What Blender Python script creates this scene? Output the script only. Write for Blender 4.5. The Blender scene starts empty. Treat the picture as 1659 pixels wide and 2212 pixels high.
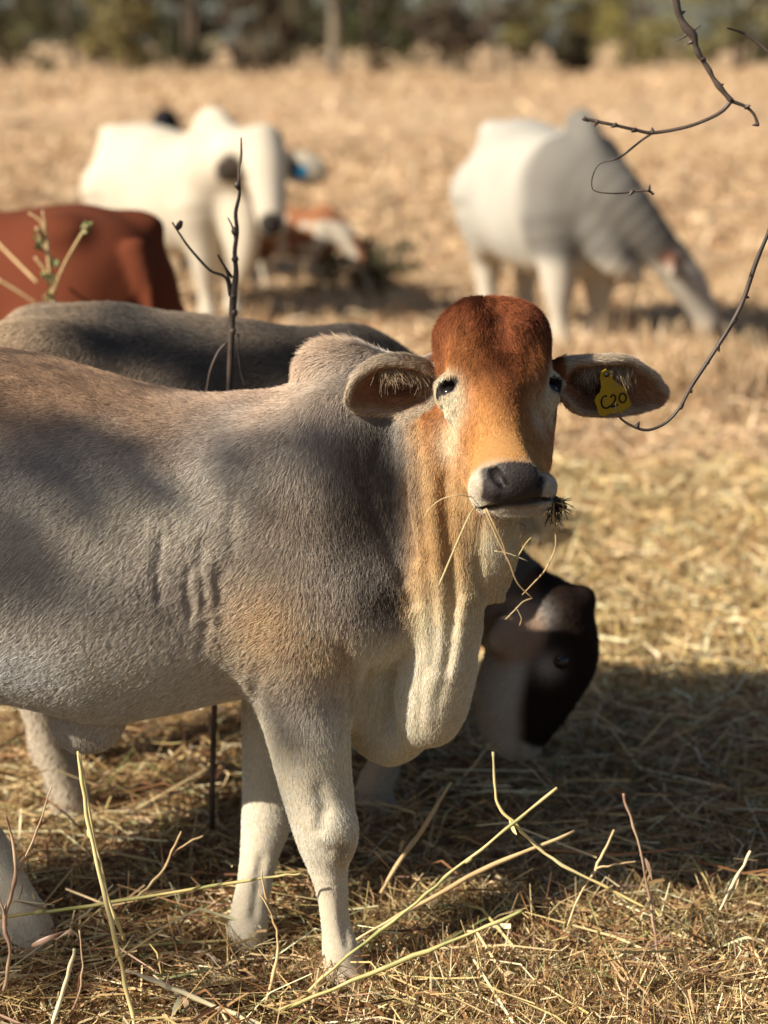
import bpy, math, random
import numpy as np
from mathutils import Vector, Matrix

# ------------------------------------------------------------------ camera, sky, sun, exposure
scene = bpy.context.scene
COL = scene.collection
CAM_H, CAM_Y = 1.46, -2.68
FPX, FW, FH = 4000.0, 1659.0, 2212.0            # focal length in units of a 1659 x 2212 frame
PITCH = math.atan((1106 - 90) / FPX)
cam_d = bpy.data.cameras.new("camera")
cam = bpy.data.objects.new("camera", cam_d)
COL.objects.link(cam)
cam.location = (0, CAM_Y, CAM_H)
cam.rotation_euler = (math.pi / 2 - PITCH, 0, 0)
cam_d.sensor_fit = 'VERTICAL'
cam_d.sensor_height = 36.0
cam_d.lens = FPX / FH * 36.0
cam_d.clip_start = 0.05
cam_d.clip_end = 2000
cam_d.dof.use_dof = True
cam_d.dof.focus_distance = 2.74
cam_d.dof.aperture_fstop = 2.5
scene.camera = cam

SUN_DIR = Vector((-1.1, -0.54, 0.86)).normalized()      # from the ground towards the sun
world = bpy.data.worlds.new("World")
scene.world = world
world.use_nodes = True
wn = world.node_tree.nodes
wl = world.node_tree.links
wn.clear()
w_out = wn.new('ShaderNodeOutputWorld')
w_bg = wn.new('ShaderNodeBackground')
w_sky = wn.new('ShaderNodeTexSky')
w_sky.sky_type = 'NISHITA'
w_sky.sun_disc = False
w_sky.sun_elevation = math.asin(SUN_DIR.z)
w_sky.sun_rotation = math.atan2(SUN_DIR.x, SUN_DIR.y)
w_sky.dust_density = 1.5
w_bg.inputs['Strength'].default_value = 0.05
wl.new(w_sky.outputs[0], w_bg.inputs[0])
wl.new(w_bg.outputs[0], w_out.inputs[0])
sun_d = bpy.data.lights.new("sun", 'SUN')
sun_d.energy = 5.0
sun_d.angle = math.radians(0.53)
sun_d.color = (1.0, 0.92, 0.79)
sun = bpy.data.objects.new("sun", sun_d)
COL.objects.link(sun)
sun.rotation_euler = SUN_DIR.to_track_quat('Z', 'Y').to_euler()
scene.view_settings.view_transform = 'Standard'
scene.view_settings.look = 'None'
scene.view_settings.exposure = 0.80
scene.view_settings.gamma = 1.0
scene.view_settings.use_curve_mapping = False
scene.cycles.use_denoising = True
scene.cycles.max_bounces = 6
scene.cycles.diffuse_bounces = 3
scene.cycles.glossy_bounces = 2
scene.cycles.transmission_bounces = 3
scene.cycles.transparent_max_bounces = 4
scene.cycles_curves.shape = 'RIBBONS'
scene.cycles_curves.subdivisions = 2

RNG = np.random.default_rng(11)
random.seed(5)

# ------------------------------------------------------------------ measuring helpers
CT, ST = math.cos(PITCH), math.sin(PITCH)
def P(u, v, y):
    """world point on the vertical plane Y = y seen at frame position (u, v)"""
    dx, dz = (u - FW / 2) / FPX, (FH / 2 - v) / FPX
    d = np.array((dx, CT + dz * ST, -ST + dz * CT))
    t = (y - CAM_Y) / d[1]
    return np.array((0, CAM_Y, CAM_H)) + d * t
def S(u, v, y):
    """frame units per metre at that point"""
    p = P(u, v, y)
    depth = (p[1] - CAM_Y) * CT + (CAM_H - p[2]) * ST
    return FPX / depth
def G(u, v, z=0.0):
    """point at height z seen at (u, v)"""
    dx, dz = (u - FW / 2) / FPX, (FH / 2 - v) / FPX
    d = np.array((dx, CT + dz * ST, -ST + dz * CT))
    t = (z - CAM_H) / d[2]
    return np.array((0, CAM_Y, CAM_H)) + d * t

def hash3(i, j, k, seed):
    h = (i * 374761393 + j * 668265263 + k * 2147483647 + seed * 974634777) & 0xffffffff
    h = ((h ^ (h >> 13)) * 1274126177) & 0xffffffff
    h = ((h ^ (h >> 16)) * 2246822519) & 0xffffffff
    return ((h ^ (h >> 15)) & 0xffff).astype(np.float32) / 65535.0
def noise(p, scale, seed=0):
    """smooth value noise in -1..1 at points p (n,3)"""
    q = np.asarray(p, dtype=np.float64) * scale
    b = np.floor(q).astype(np.int64)
    f = (q - b)
    f = f * f * (3 - 2 * f)
    r = 0
    for dx in (0, 1):
        wx = f[:, 0] if dx else 1 - f[:, 0]
        for dy in (0, 1):
            wy = f[:, 1] if dy else 1 - f[:, 1]
            for dz in (0, 1):
                wz = f[:, 2] if dz else 1 - f[:, 2]
                r = r + wx * wy * wz * hash3(b[:, 0] + dx, b[:, 1] + dy, b[:, 2] + dz, seed)
    return r * 2 - 1

def catmull(pts, n):
    """resample rows of pts with n steps per span"""
    pts = np.asarray(pts, dtype=np.float64)
    if len(pts) < 3:
        t = np.linspace(0, 1, n + 1)[:, None]
        return pts[0] * (1 - t) + pts[1] * t
    q = np.vstack([2 * pts[0] - pts[1], pts, 2 * pts[-1] - pts[-2]])
    out = []
    for i in range(1, len(q) - 2):
        for s in range(n):
            t = s / n
            out.append(0.5 * ((2 * q[i]) + (-q[i-1] + q[i+1]) * t + (2*q[i-1] - 5*q[i] + 4*q[i+1] - q[i+2]) * t * t
                              + (-q[i-1] + 3*q[i] - 3*q[i+1] + q[i+2]) * t ** 3))
    out.append(pts[-1])
    return np.array(out)

# ------------------------------------------------------------------ distance-field modelling
class Field:
    def __init__(self, xs, ys, zs):
        self.ax = [np.asarray(a, dtype=np.float32) for a in (xs, ys, zs)]
        self.D = np.full([len(a) for a in self.ax], 0.3, dtype=np.float32)
    def box(self, lo, hi):
        sl = []
        for a, l, h in zip(self.ax, lo, hi):
            i0, i1 = int(np.searchsorted(a, l)), int(np.searchsorted(a, h))
            sl.append(slice(max(0, i0 - 1), max(i1 + 1, i0 + 1)))
        return tuple(sl)
    def grids(self, sl):
        return (self.ax[0][sl[0]][:, None, None], self.ax[1][sl[1]][None, :, None], self.ax[2][sl[2]][None, None, :])
    def smin(self, sl, d, k):
        a = self.D[sl]
        if k > 0:
            h = np.maximum(k - np.abs(a - d), 0) / k
            self.D[sl] = np.minimum(a, d) - h * h * (k * 0.25)
        else:
            self.D[sl] = np.minimum(a, d)
    def smax(self, sl, d, k):
        a = self.D[sl]
        h = np.maximum(k - np.abs(a - d), 0) / k
        self.D[sl] = np.maximum(a, d) + h * h * (k * 0.25)
    def chain_field(self, pts, radii, flat=None, n=3, m=0.05):
        pr = np.column_stack([np.asarray(pts, float), np.asarray(radii, float)])
        pr = catmull(pr, n)
        lo = (pr[:, :3] - pr[:, 3:4]).min(0) - m
        hi = (pr[:, :3] + pr[:, 3:4]).max(0) + m
        sl = self.box(lo, hi)
        T = np.full(self.D[sl].shape, 0.3, dtype=np.float32)
        for a, b in zip(pr[:-1], pr[1:]):
            r = max(a[3], b[3]) + m
            s2 = self.box(np.minimum(a[:3], b[:3]) - r, np.maximum(a[:3], b[:3]) + r)
            loc = tuple(slice(max(0, q.start - o.start), max(0, min(q.stop, o.stop) - o.start)) for q, o in zip(s2, sl))
            if any(q.stop <= q.start for q in loc):
                continue
            gsl = tuple(slice(o.start + q.start, o.start + q.stop) for q, o in zip(loc, sl))
            X, Y, Z = self.grids(gsl)
            ab = (b[:3] - a[:3]).astype(np.float32)
            L2 = float(ab @ ab) + 1e-12
            px, py, pz = X - np.float32(a[0]), Y - np.float32(a[1]), Z - np.float32(a[2])
            t = np.clip((px * ab[0] + py * ab[1] + pz * ab[2]) / np.float32(L2), 0, 1)
            ex, ey, ez = px - t * ab[0], py - t * ab[1], pz - t * ab[2]
            e2 = ex * ex + ey * ey + ez * ez
            if flat is not None:
                nv, f = flat
                c = ex * np.float32(nv[0]) + ey * np.float32(nv[1]) + ez * np.float32(nv[2])
                e2 = e2 + np.float32(f * f - 1) * c * c
            d = np.sqrt(e2) - (np.float32(a[3]) + t * np.float32(b[3] - a[3]))
            T[loc] = np.minimum(T[loc], d)
        return sl, T
    def chain(self, pts, radii, k=0.03, flat=None, n=3):
        sl, T = self.chain_field(pts, radii, flat, n)
        self.smin(sl, T, k)
    def cut(self, pts, radii, k=0.006, flat=None, n=3):
        sl, T = self.chain_field(pts, radii, flat, n, m=0.02)
        self.smax(sl, -T, k)
    def ell_field(self, c, r, R=None, m=0.06):
        c = np.asarray(c, float); r = np.asarray(r, float)
        ext = r if R is None else np.abs(np.asarray(R)) @ r
        sl = self.box(c - ext - m, c + ext + m)
        X, Y, Z = self.grids(sl)
        p = [X - np.float32(c[0]), Y - np.float32(c[1]), Z - np.float32(c[2])]
        if R is not None:
            R = np.asarray(R, np.float32)
            p = [p[0] * R[0, i] + p[1] * R[1, i] + p[2] * R[2, i] for i in range(3)]
        q = [np.float32(1 / ri) * pi for ri, pi in zip(r, p)]
        k0 = np.sqrt(q[0] ** 2 + q[1] ** 2 + q[2] ** 2) + 1e-6
        k1 = np.sqrt((q[0] / np.float32(r[0])) ** 2 + (q[1] / np.float32(r[1])) ** 2 + (q[2] / np.float32(r[2])) ** 2) + 1e-6
        return sl, (k0 * (k0 - 1) / k1).astype(np.float32)
    def ell(self, c, r, R=None, k=0.03):
        sl, d = self.ell_field(c, r, R); self.smin(sl, d, k)
    def ell_cut(self, c, r, R=None, k=0.006):
        sl, d = self.ell_field(c, r, R, 0.02); self.smax(sl, -d, k)
    def loft_x(self, ctrl, k=0.03, ex=2.2):
        """ctrl rows: x, y centre, z bottom, z top, half width; a rounded tunnel along X"""
        c = catmull(ctrl, 6)
        c = c[np.argsort(c[:, 0])]
        sl = self.box((c[0, 0] - .06, (c[:, 1] - c[:, 4]).min() - .08, c[:, 2].min() - .08), (c[-1, 0] + .06, (c[:, 1] + c[:, 4]).max() + .08, c[:, 3].max() + .08))
        xs = self.ax[0][sl[0]]
        yc, zb, zt, hw = [np.interp(xs, c[:, 0], c[:, i]).astype(np.float32)[:, None, None] for i in (1, 2, 3, 4)]
        X, Y, Z = self.grids(sl)
        a = (zt - zb) / 2
        q = np.abs((Y - yc) / hw) ** ex + np.abs((Z - (zt + zb) / 2) / a) ** ex
        d = (q ** (1 / ex) - 1) * np.minimum(a, hw)
        over = np.maximum(np.maximum(c[0, 0] - X, X - c[-1, 0]), 0)
        d = np.where(over > 0, np.maximum(d, 0) + over, d)
        self.smin(sl, d.astype(np.float32), k)
    def displace(self, c, ext, fn):
        c = np.asarray(c, float); ext = np.asarray(ext, float)
        sl = self.box(c - ext, c + ext)
        X, Y, Z = self.grids(sl)
        self.D[sl] += fn(X, Y, Z).astype(np.float32)
    def mesh(self, smooth=2):
        D = self.D
        ins = D < 0
        n = ins.view(np.int8)
        cnt = (n[:-1] + n[1:])
        cnt = cnt[:, :-1] + cnt[:, 1:]
        cnt = cnt[:, :, :-1] + cnt[:, :, 1:]
        act = (cnt > 0) & (cnt < 8)
        I = np.argwhere(act)
        idx = np.full(act.shape, -1, dtype=np.int32)
        idx[act] = np.arange(len(I), dtype=np.int32)
        acc = np.zeros((len(I), 3)); num = np.zeros(len(I))
        corners = [(x, y, z) for x in (0, 1) for y in (0, 1) for z in (0, 1)]
        val = {c: D[I[:, 0] + c[0], I[:, 1] + c[1], I[:, 2] + c[2]].astype(np.float64) for c in corners}
        for c in corners:
            for ax in range(3):
                if c[ax]:
                    continue
                c2 = tuple(1 if i == ax else c[i] for i in range(3))
                a, b = val[c], val[c2]
                cr = (a < 0) != (b < 0)
                t = np.where(cr, a / np.where(cr, a - b, 1), 0)
                o = np.tile(np.array(c, float), (len(I), 1))
                o[:, ax] = t
                acc[cr] += o[cr]; num[cr] += 1
        fr = acc / num[:, None]
        V = np.empty((len(I), 3))
        for ax in range(3):
            g = self.ax[ax].astype(np.float64)
            V[:, ax] = g[I[:, ax]] + fr[:, ax] * (g[I[:, ax] + 1] - g[I[:, ax]])
        F = []
        for ax in range(3):
            s0 = [slice(None)] * 3; s1 = [slice(None)] * 3
            s0[ax] = slice(0, -1); s1[ax] = slice(1, None)
            A = ins[tuple(s0)]; B = ins[tuple(s1)]
            b, c = [(1, 2), (2, 0), (0, 1)][ax]
            for sign in (0, 1):
                E = np.argwhere((A & ~B) if sign == 0 else (~A & B))
                ok = (E[:, b] > 0) & (E[:, c] > 0) & (E[:, b] < act.shape[b]) & (E[:, c] < act.shape[c])
                E = E[ok]
                def cell(db, dc):
                    q = E.copy(); q[:, b] += db; q[:, c] += dc
                    return idx[q[:, 0], q[:, 1], q[:, 2]]
                q = np.column_stack([cell(-1, -1), cell(0, -1), cell(0, 0), cell(-1, 0)])
                F.append(q if sign == 0 else q[:, ::-1])
        F = np.vstack(F)
        F = F[(F >= 0).all(1)]
        e = np.vstack([F[:, [0, 1]], F[:, [1, 2]], F[:, [2, 3]], F[:, [3, 0]]])
        for it in range(smooth):
            for lam in (0.5, -0.45):
                s = np.zeros_like(V); w = np.zeros(len(V))
                for ax in range(3):
                    s[:, ax] = np.bincount(e[:, 0], V[e[:, 1], ax], len(V)) + np.bincount(e[:, 1], V[e[:, 0], ax], len(V))
                w = np.bincount(e[:, 0], minlength=len(V)) + np.bincount(e[:, 1], minlength=len(V))
                V = V + lam * (s / np.maximum(w, 1)[:, None] - V)
        return V, F

def normals(V, F):
    n = np.cross(V[F[:, 2]] - V[F[:, 0]], V[F[:, 3]] - V[F[:, 1]])
    N = np.zeros_like(V)
    for i in range(4):
        for ax in range(3):
            N[:, ax] += np.bincount(F[:, i], n[:, ax], len(V))
    return N / (np.linalg.norm(N, axis=1)[:, None] + 1e-12), np.linalg.norm(n, axis=1) / 2, n / (np.linalg.norm(n, axis=1)[:, None] + 1e-12)

# ------------------------------------------------------------------ object helpers
def mesh_obj(name, V, F, mat=None, parent=None, smooth=True):
    me = bpy.data.meshes.new(name)
    V = np.asarray(V, dtype=np.float32)
    if isinstance(F, np.ndarray):
        k = F.shape[1]
        me.vertices.add(len(V)); me.vertices.foreach_set('co', V.ravel())
        me.loops.add(F.size); me.loops.foreach_set('vertex_index', F.astype(np.int32).ravel())
        me.polygons.add(len(F)); me.polygons.foreach_set('loop_start', np.arange(0, F.size, k, dtype=np.int32))
        me.update(calc_edges=True)
    else:
        me.from_pydata([tuple(map(float, v)) for v in V], [], [tuple(map(int, f)) for f in F])
    if smooth:
        me.polygons.foreach_set('use_smooth', np.ones(len(me.polygons), dtype=bool))
    if mat:
        me.materials.append(mat)
    o = bpy.data.objects.new(name, me)
    COL.objects.link(o)
    if parent:
        o.parent = parent
    return o
def empty(name, loc=(0, 0, 0)):
    o = bpy.data.objects.new(name, None)
    COL.objects.link(o)
    o.location = loc
    o.empty_display_size = 0.1
    return o
def under(o, parent):
    """parent o without moving it (parents are unrotated Empties)"""
    o.parent = parent
    o.matrix_parent_inverse = Matrix.Translation(-Vector(parent.location))
    return o
def tag(o, label, cat, group=None, kind=None):
    if label: o['label'] = label
    if cat: o['category'] = cat
    if group: o['group'] = group
    if kind: o['kind'] = kind
    return o
def set_color(o, name, rgb):
    a = o.data.attributes.new(name, 'FLOAT_COLOR', 'POINT')
    c = np.ones((len(rgb), 4), dtype=np.float32); c[:, :3] = rgb
    a.data.foreach_set('color', c.ravel())
def set_float(o, name, f):
    a = o.data.attributes.new(name, 'FLOAT', 'POINT')
    a.data.foreach_set('value', np.asarray(f, dtype=np.float32))

def new_mat(name):
    m = bpy.data.materials.new(name)
    m.use_nodes = True
    nt = m.node_tree
    b = nt.nodes['Principled BSDF']
    return m, nt, b
def flat_mat(name, col, rough=0.7, spec=0.3, noise_scale=None, amount=0.3, bump=0.0):
    m, nt, b = new_mat(name)
    b.inputs['Roughness'].default_value = rough
    b.inputs['Specular IOR Level'].default_value = spec
    b.inputs['Base Color'].default_value = (*col, 1)
    if noise_scale:
        tc = nt.nodes.new('ShaderNodeTexCoord')
        nz = nt.nodes.new('ShaderNodeTexNoise')
        nz.inputs['Scale'].default_value = noise_scale
        nz.inputs['Detail'].default_value = 5
        nt.links.new(tc.outputs['Object'], nz.inputs['Vector'])
        mx = nt.nodes.new('ShaderNodeMix'); mx.data_type = 'RGBA'
        mx.inputs[6].default_value = (*[c * (1 - amount) for c in col], 1)
        mx.inputs[7].default_value = (*[min(1, c * (1 + amount)) for c in col], 1)
        nt.links.new(nz.outputs[0], mx.inputs[0])
        nt.links.new(mx.outputs[2], b.inputs['Base Color'])
        if bump:
            bp = nt.nodes.new('ShaderNodeBump')
            bp.inputs['Strength'].default_value = bump
            bp.inputs['Distance'].default_value = 0.01
            nt.links.new(nz.outputs[0], bp.inputs['Height'])
            nt.links.new(bp.outputs[0], b.inputs['Normal'])
    return m
def attr_mat(name, attr='coat', rough=0.75, spec=0.2, gain=1.0, rough_attr=None, trans=0.0, nrm=0.0):
    m, nt, b = new_mat(name)
    a = nt.nodes.new('ShaderNodeAttribute'); a.attribute_name = attr
    b.inputs['Roughness'].default_value = rough
    b.inputs['Specular IOR Level'].default_value = spec
    nt.links.new(a.outputs['Color'], b.inputs['Base Color'])
    if rough_attr:
        r = nt.nodes.new('ShaderNodeAttribute'); r.attribute_name = rough_attr
        mr = nt.nodes.new('ShaderNodeMapRange')
        mr.inputs['To Min'].default_value = rough; mr.inputs['To Max'].default_value = 0.35
        nt.links.new(r.outputs['Fac'], mr.inputs['Value'])
        nt.links.new(mr.outputs[0], b.inputs['Roughness'])
        nz = nt.nodes.new('ShaderNodeTexNoise'); nz.inputs['Scale'].default_value = 260
        tc = nt.nodes.new('ShaderNodeTexCoord')
        nt.links.new(tc.outputs['Object'], nz.inputs['Vector'])
        bp = nt.nodes.new('ShaderNodeBump'); bp.inputs['Distance'].default_value = 0.002
        nt.links.new(r.outputs['Fac'], bp.inputs['Strength'])
        nt.links.new(nz.outputs[0], bp.inputs['Height'])
        nt.links.new(bp.outputs[0], b.inputs['Normal'])
    if nrm:
        na = nt.nodes.new('ShaderNodeAttribute'); na.attribute_name = 'lie'
        ge = nt.nodes.new('ShaderNodeNewGeometry')
        mv = nt.nodes.new('ShaderNodeMix'); mv.data_type = 'VECTOR'; mv.inputs[0].default_value = nrm
        nt.links.new(ge.outputs['Normal'], mv.inputs[4]); nt.links.new(na.outputs['Vector'], mv.inputs[5])
        nv = nt.nodes.new('ShaderNodeVectorMath'); nv.operation = 'NORMALIZE'
        nt.links.new(mv.outputs[1], nv.inputs[0]); nt.links.new(nv.outputs[0], b.inputs['Normal'])
    if trans:
        t = nt.nodes.new('ShaderNodeBsdfTranslucent')
        nt.links.new(a.outputs['Color'], t.inputs['Color'])
        mx = nt.nodes.new('ShaderNodeMixShader'); mx.inputs[0].default_value = trans
        nt.links.new(b.outputs[0], mx.inputs[1]); nt.links.new(t.outputs[0], mx.inputs[2])
        nt.links.new(mx.outputs[0], nt.nodes['Material Output'].inputs['Surface'])
    return m

def tube_geo(pts, radii, seg=6, n=4, cap=True):
    """verts, quads and caps of a tube through pts"""
    pr = catmull(np.column_stack([np.asarray(pts, float), np.asarray(radii, float)]), n) if n > 1 else np.column_stack([np.asarray(pts, float), np.asarray(radii, float)])
    p, r = pr[:, :3], np.maximum(pr[:, 3], 1e-4)
    t = np.gradient(p, axis=0)
    t /= np.linalg.norm(t, axis=1)[:, None] + 1e-12
    up = np.array((0.13, 0.9, 0.41))
    V = []
    for i in range(len(p)):
        a = np.cross(t[i], up); a /= np.linalg.norm(a) + 1e-9
        b = np.cross(t[i], a)
        for s in range(seg):
            w = 2 * math.pi * s / seg
            V.append(p[i] + r[i] * (math.cos(w) * a + math.sin(w) * b))
    F = []
    for i in range(len(p) - 1):
        for s in range(seg):
            s2 = (s + 1) % seg
            F.append((i * seg + s, i * seg + s2, (i + 1) * seg + s2, (i + 1) * seg + s))
    if cap:
        F.append(tuple(range(seg))[::-1]); F.append(tuple((len(p) - 1) * seg + s for s in range(seg)))
    return V, F
def tubes_obj(name, tubes, mat, parent=None, seg=6, n=4):
    V, F = [], []
    for pts, rad in tubes:
        v, f = tube_geo(pts, rad, seg, n)
        o = len(V); V += v; F += [tuple(i + o for i in q) for q in f]
    return mesh_obj(name, np.array(V), F, mat, parent)

def fur_obj(name, root, direc, length, radius, col_root, col_tip, mat, bend, nrm=None, npt=4):
    """root, direc (unit), length, per-strand colours -> one Curves object"""
    n = len(root)
    cu = bpy.data.hair_curves.new(name)
    cu.add_curves([npt] * n)
    t = np.linspace(0, 1, npt)[None, :, None]
    pos = root[:, None, :] + direc[:, None, :] * (length[:, None, None] * t) + bend[:, None, :] * (length[:, None, None] * t * t)
    cu.points.foreach_set('position', pos.astype(np.float32).ravel())
    rad = cu.attributes.get('radius') or cu.attributes.new('radius', 'FLOAT', 'POINT')
    r = radius[:, None] * (1 - 0.75 * t[0, :, 0])[None, :]
    rad.data.foreach_set('value', r.astype(np.float32).ravel())
    ca = cu.attributes.new('coat', 'FLOAT_COLOR', 'POINT')
    c = np.ones((n, npt, 4), dtype=np.float32)
    c[:, :, :3] = col_root[:, None, :] * (1 - t) + col_tip[:, None, :] * t
    ca.data.foreach_set('color', c.ravel())
    if nrm is None:
        nrm = np.tile(np.array((-.3, -.8, .5)), (n, 1))
    na = cu.attributes.new('lie', 'FLOAT_VECTOR', 'POINT')
    na.data.foreach_set('vector', np.repeat(nrm, npt, 0).astype(np.float32).ravel())
    cu.materials.append(mat)
    o = bpy.data.objects.new(name, cu)
    COL.objects.link(o)
    return o
def sample_surface(V, F, weight, count, rng):
    N, A, fn = normals(V, F)
    w = A * weight[F].mean(1)
    w = w / w.sum()
    f = rng.choice(len(F), count, p=w)
    a, b = rng.random(count), rng.random(count)
    q = F[f]
    wts = [(1 - a) * (1 - b), a * (1 - b), a * b, (1 - a) * b]
    p = sum(w_[:, None] * V[q[:, i]] for i, w_ in enumerate(wts))
    nn = sum(w_[:, None] * N[q[:, i]] for i, w_ in enumerate(wts))
    nn /= np.linalg.norm(nn, axis=1)[:, None] + 1e-9
    return p, nn
def sstep(x, a, b):
    t = np.clip((x - a) / (b - a), 0, 1)
    return t * t * (3 - 2 * t)
def lerp(a, b, w):
    return a * (1 - w[:, None]) + np.asarray(b) * w[:, None]
# ------------------------------------------------------------------ ground, far trees
def ground_material():
    m, nt, b = new_mat('dry_ground')
    tc = nt.nodes.new('ShaderNodeTexCoord')
    def nz(scale, detail, rough=.6):
        n = nt.nodes.new('ShaderNodeTexNoise')
        n.inputs['Scale'].default_value = scale; n.inputs['Detail'].default_value = detail; n.inputs['Roughness'].default_value = rough
        nt.links.new(tc.outputs['Object'], n.inputs['Vector'])
        return n
    def ramp(src, stops):
        r = nt.nodes.new('ShaderNodeValToRGB')
        while len(r.color_ramp.elements) < len(stops):
            r.color_ramp.elements.new(.5)
        for e, (p, c) in zip(r.color_ramp.elements, stops):
            e.position = p; e.color = (*c, 1)
        nt.links.new(src, r.inputs[0])
        return r
    fine, mid, big = nz(55, 8), nz(1.6, 6), nz(.22, 5)
    r1 = ramp(fine.outputs[0], [(.3, (.035, .021, .012)), (.5, (.11, .068, .035)), (.7, (.25, .165, .085))])
    r2 = ramp(mid.outputs[0], [(.32, (.46, .30, .175)), (.5, (.50, .34, .20)), (.68, (.55, .385, .23))])
    r3 = ramp(big.outputs[0], [(.35, (.44, .28, .165)), (.5, (.51, .345, .20)), (.65, (.57, .40, .24))])
    mx = nt.nodes.new('ShaderNodeMix'); mx.data_type = 'RGBA'; mx.inputs[0].default_value = .5
    nt.links.new(r2.outputs[0], mx.inputs[6]); nt.links.new(r3.outputs[0], mx.inputs[7])
    # the mown near part shows soil between the straw, the far field is standing dry grass
    sep = nt.nodes.new('ShaderNodeSeparateXYZ'); nt.links.new(tc.outputs['Object'], sep.inputs[0])
    mr = nt.nodes.new('ShaderNodeMapRange'); mr.inputs['From Min'].default_value = .5; mr.inputs['From Max'].default_value = 2.6
    nt.links.new(sep.outputs['Y'], mr.inputs['Value'])
    m2 = nt.nodes.new('ShaderNodeMix'); m2.data_type = 'RGBA'
    nt.links.new(mr.outputs[0], m2.inputs[0]); nt.links.new(r1.outputs[0], m2.inputs[6]); nt.links.new(mx.outputs[2], m2.inputs[7])
    nt.links.new(m2.outputs[2], b.inputs['Base Color'])
    b.inputs['Roughness'].default_value = .95; b.inputs['Specular IOR Level'].default_value = .1
    bp = nt.nodes.new('ShaderNodeBump'); bp.inputs['Strength'].default_value = .8; bp.inputs['Distance'].default_value = .03
    nt.links.new(fine.outputs[0], bp.inputs['Height']); nt.links.new(bp.outputs[0], b.inputs['Normal'])
    return m
def build_ground():
    xs = np.concatenate([-np.geomspace(900, 3, 26), np.linspace(-2.6, 2.6, 27), np.geomspace(3, 900, 26)])
    ys = np.concatenate([[-400, -60, -12], np.linspace(-4, 6, 41), np.geomspace(6.5, 1500, 40)])
    X, Y = np.meshgrid(xs, ys, indexing='ij')
    Q = np.column_stack([X.ravel(), Y.ravel(), np.zeros(X.size)])
    near = np.exp(-(np.hypot(Q[:, 0], Q[:, 1]) / 5) ** 2)
    far = sstep(Q[:, 1], 8, 30)
    Q[:, 2] = -.012 + noise(Q, 1.9, 5) * .008 * near + noise(Q, .11, 6) * .10 * far
    n = len(ys)
    i, j = np.meshgrid(np.arange(len(xs) - 1), np.arange(n - 1), indexing='ij')
    F = np.column_stack([(i * n + j).ravel(), ((i + 1) * n + j).ravel(), ((i + 1) * n + j + 1).ravel(), (i * n + j + 1).ravel()])
    o = mesh_obj('ground', Q, F, ground_material())
    tag(o, 'dry straw-coloured paddock ground reaching back to the tree line', None, kind='structure')
build_ground()

bark_pale = flat_mat('bark_pale', (.19, .155, .115), .9, .1, 1.5, .4)
bark_dark = flat_mat('bark_dark', (.10, .075, .055), .9, .1, 1.5, .4)
def leaf_material(name, c):
    m, nt, b = new_mat(name)
    a = nt.nodes.new('ShaderNodeAttribute'); a.attribute_name = 'tone'
    mx = nt.nodes.new('ShaderNodeMix'); mx.data_type = 'RGBA'
    mx.inputs[6].default_value = (*[x * .45 for x in c], 1); mx.inputs[7].default_value = (*[min(1, x * 1.7) for x in c], 1)
    nt.links.new(a.outputs['Fac'], mx.inputs[0]); nt.links.new(mx.outputs[2], b.inputs['Base Color'])
    b.inputs['Roughness'].default_value = .7; b.inputs['Specular IOR Level'].default_value = .2
    t = nt.nodes.new('ShaderNodeBsdfTranslucent'); nt.links.new(mx.outputs[2], t.inputs['Color'])
    ms = nt.nodes.new('ShaderNodeMixShader'); ms.inputs[0].default_value = .25
    nt.links.new(b.outputs[0], ms.inputs[1]); nt.links.new(t.outputs[0], ms.inputs[2])
    nt.links.new(ms.outputs[0], nt.nodes['Material Output'].inputs['Surface'])
    return m
def leaf_cloud(rng, clumps, per, size):
    """clumps: centre, radii -> leaf quads"""
    C = []; T = []
    for c, r in clumps:
        d = rng.normal(size=(per, 3)); d /= np.linalg.norm(d, axis=1)[:, None]
        C.append(np.asarray(c) + d * np.asarray(r) * (rng.random((per, 1)) ** .45)); T.append(np.full(per, rng.random()))
    C = np.vstack(C); T = np.clip(np.concatenate(T) * .6 + rng.random(len(C)) * .5, 0, 1)
    n = len(C)
    a = rng.normal(size=(n, 3)); a /= np.linalg.norm(a, axis=1)[:, None]
    b = np.cross(a, rng.normal(size=(n, 3))); b /= np.linalg.norm(b, axis=1)[:, None]
    s = size * rng.uniform(.5, 1.3, (n, 1))
    V = np.stack([C - a * s, C - b * s * .45, C + a * s, C + b * s * .45], 1).reshape(-1, 3)
    return V, np.arange(n * 4).reshape(-1, 4), np.repeat(T, 4)
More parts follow.
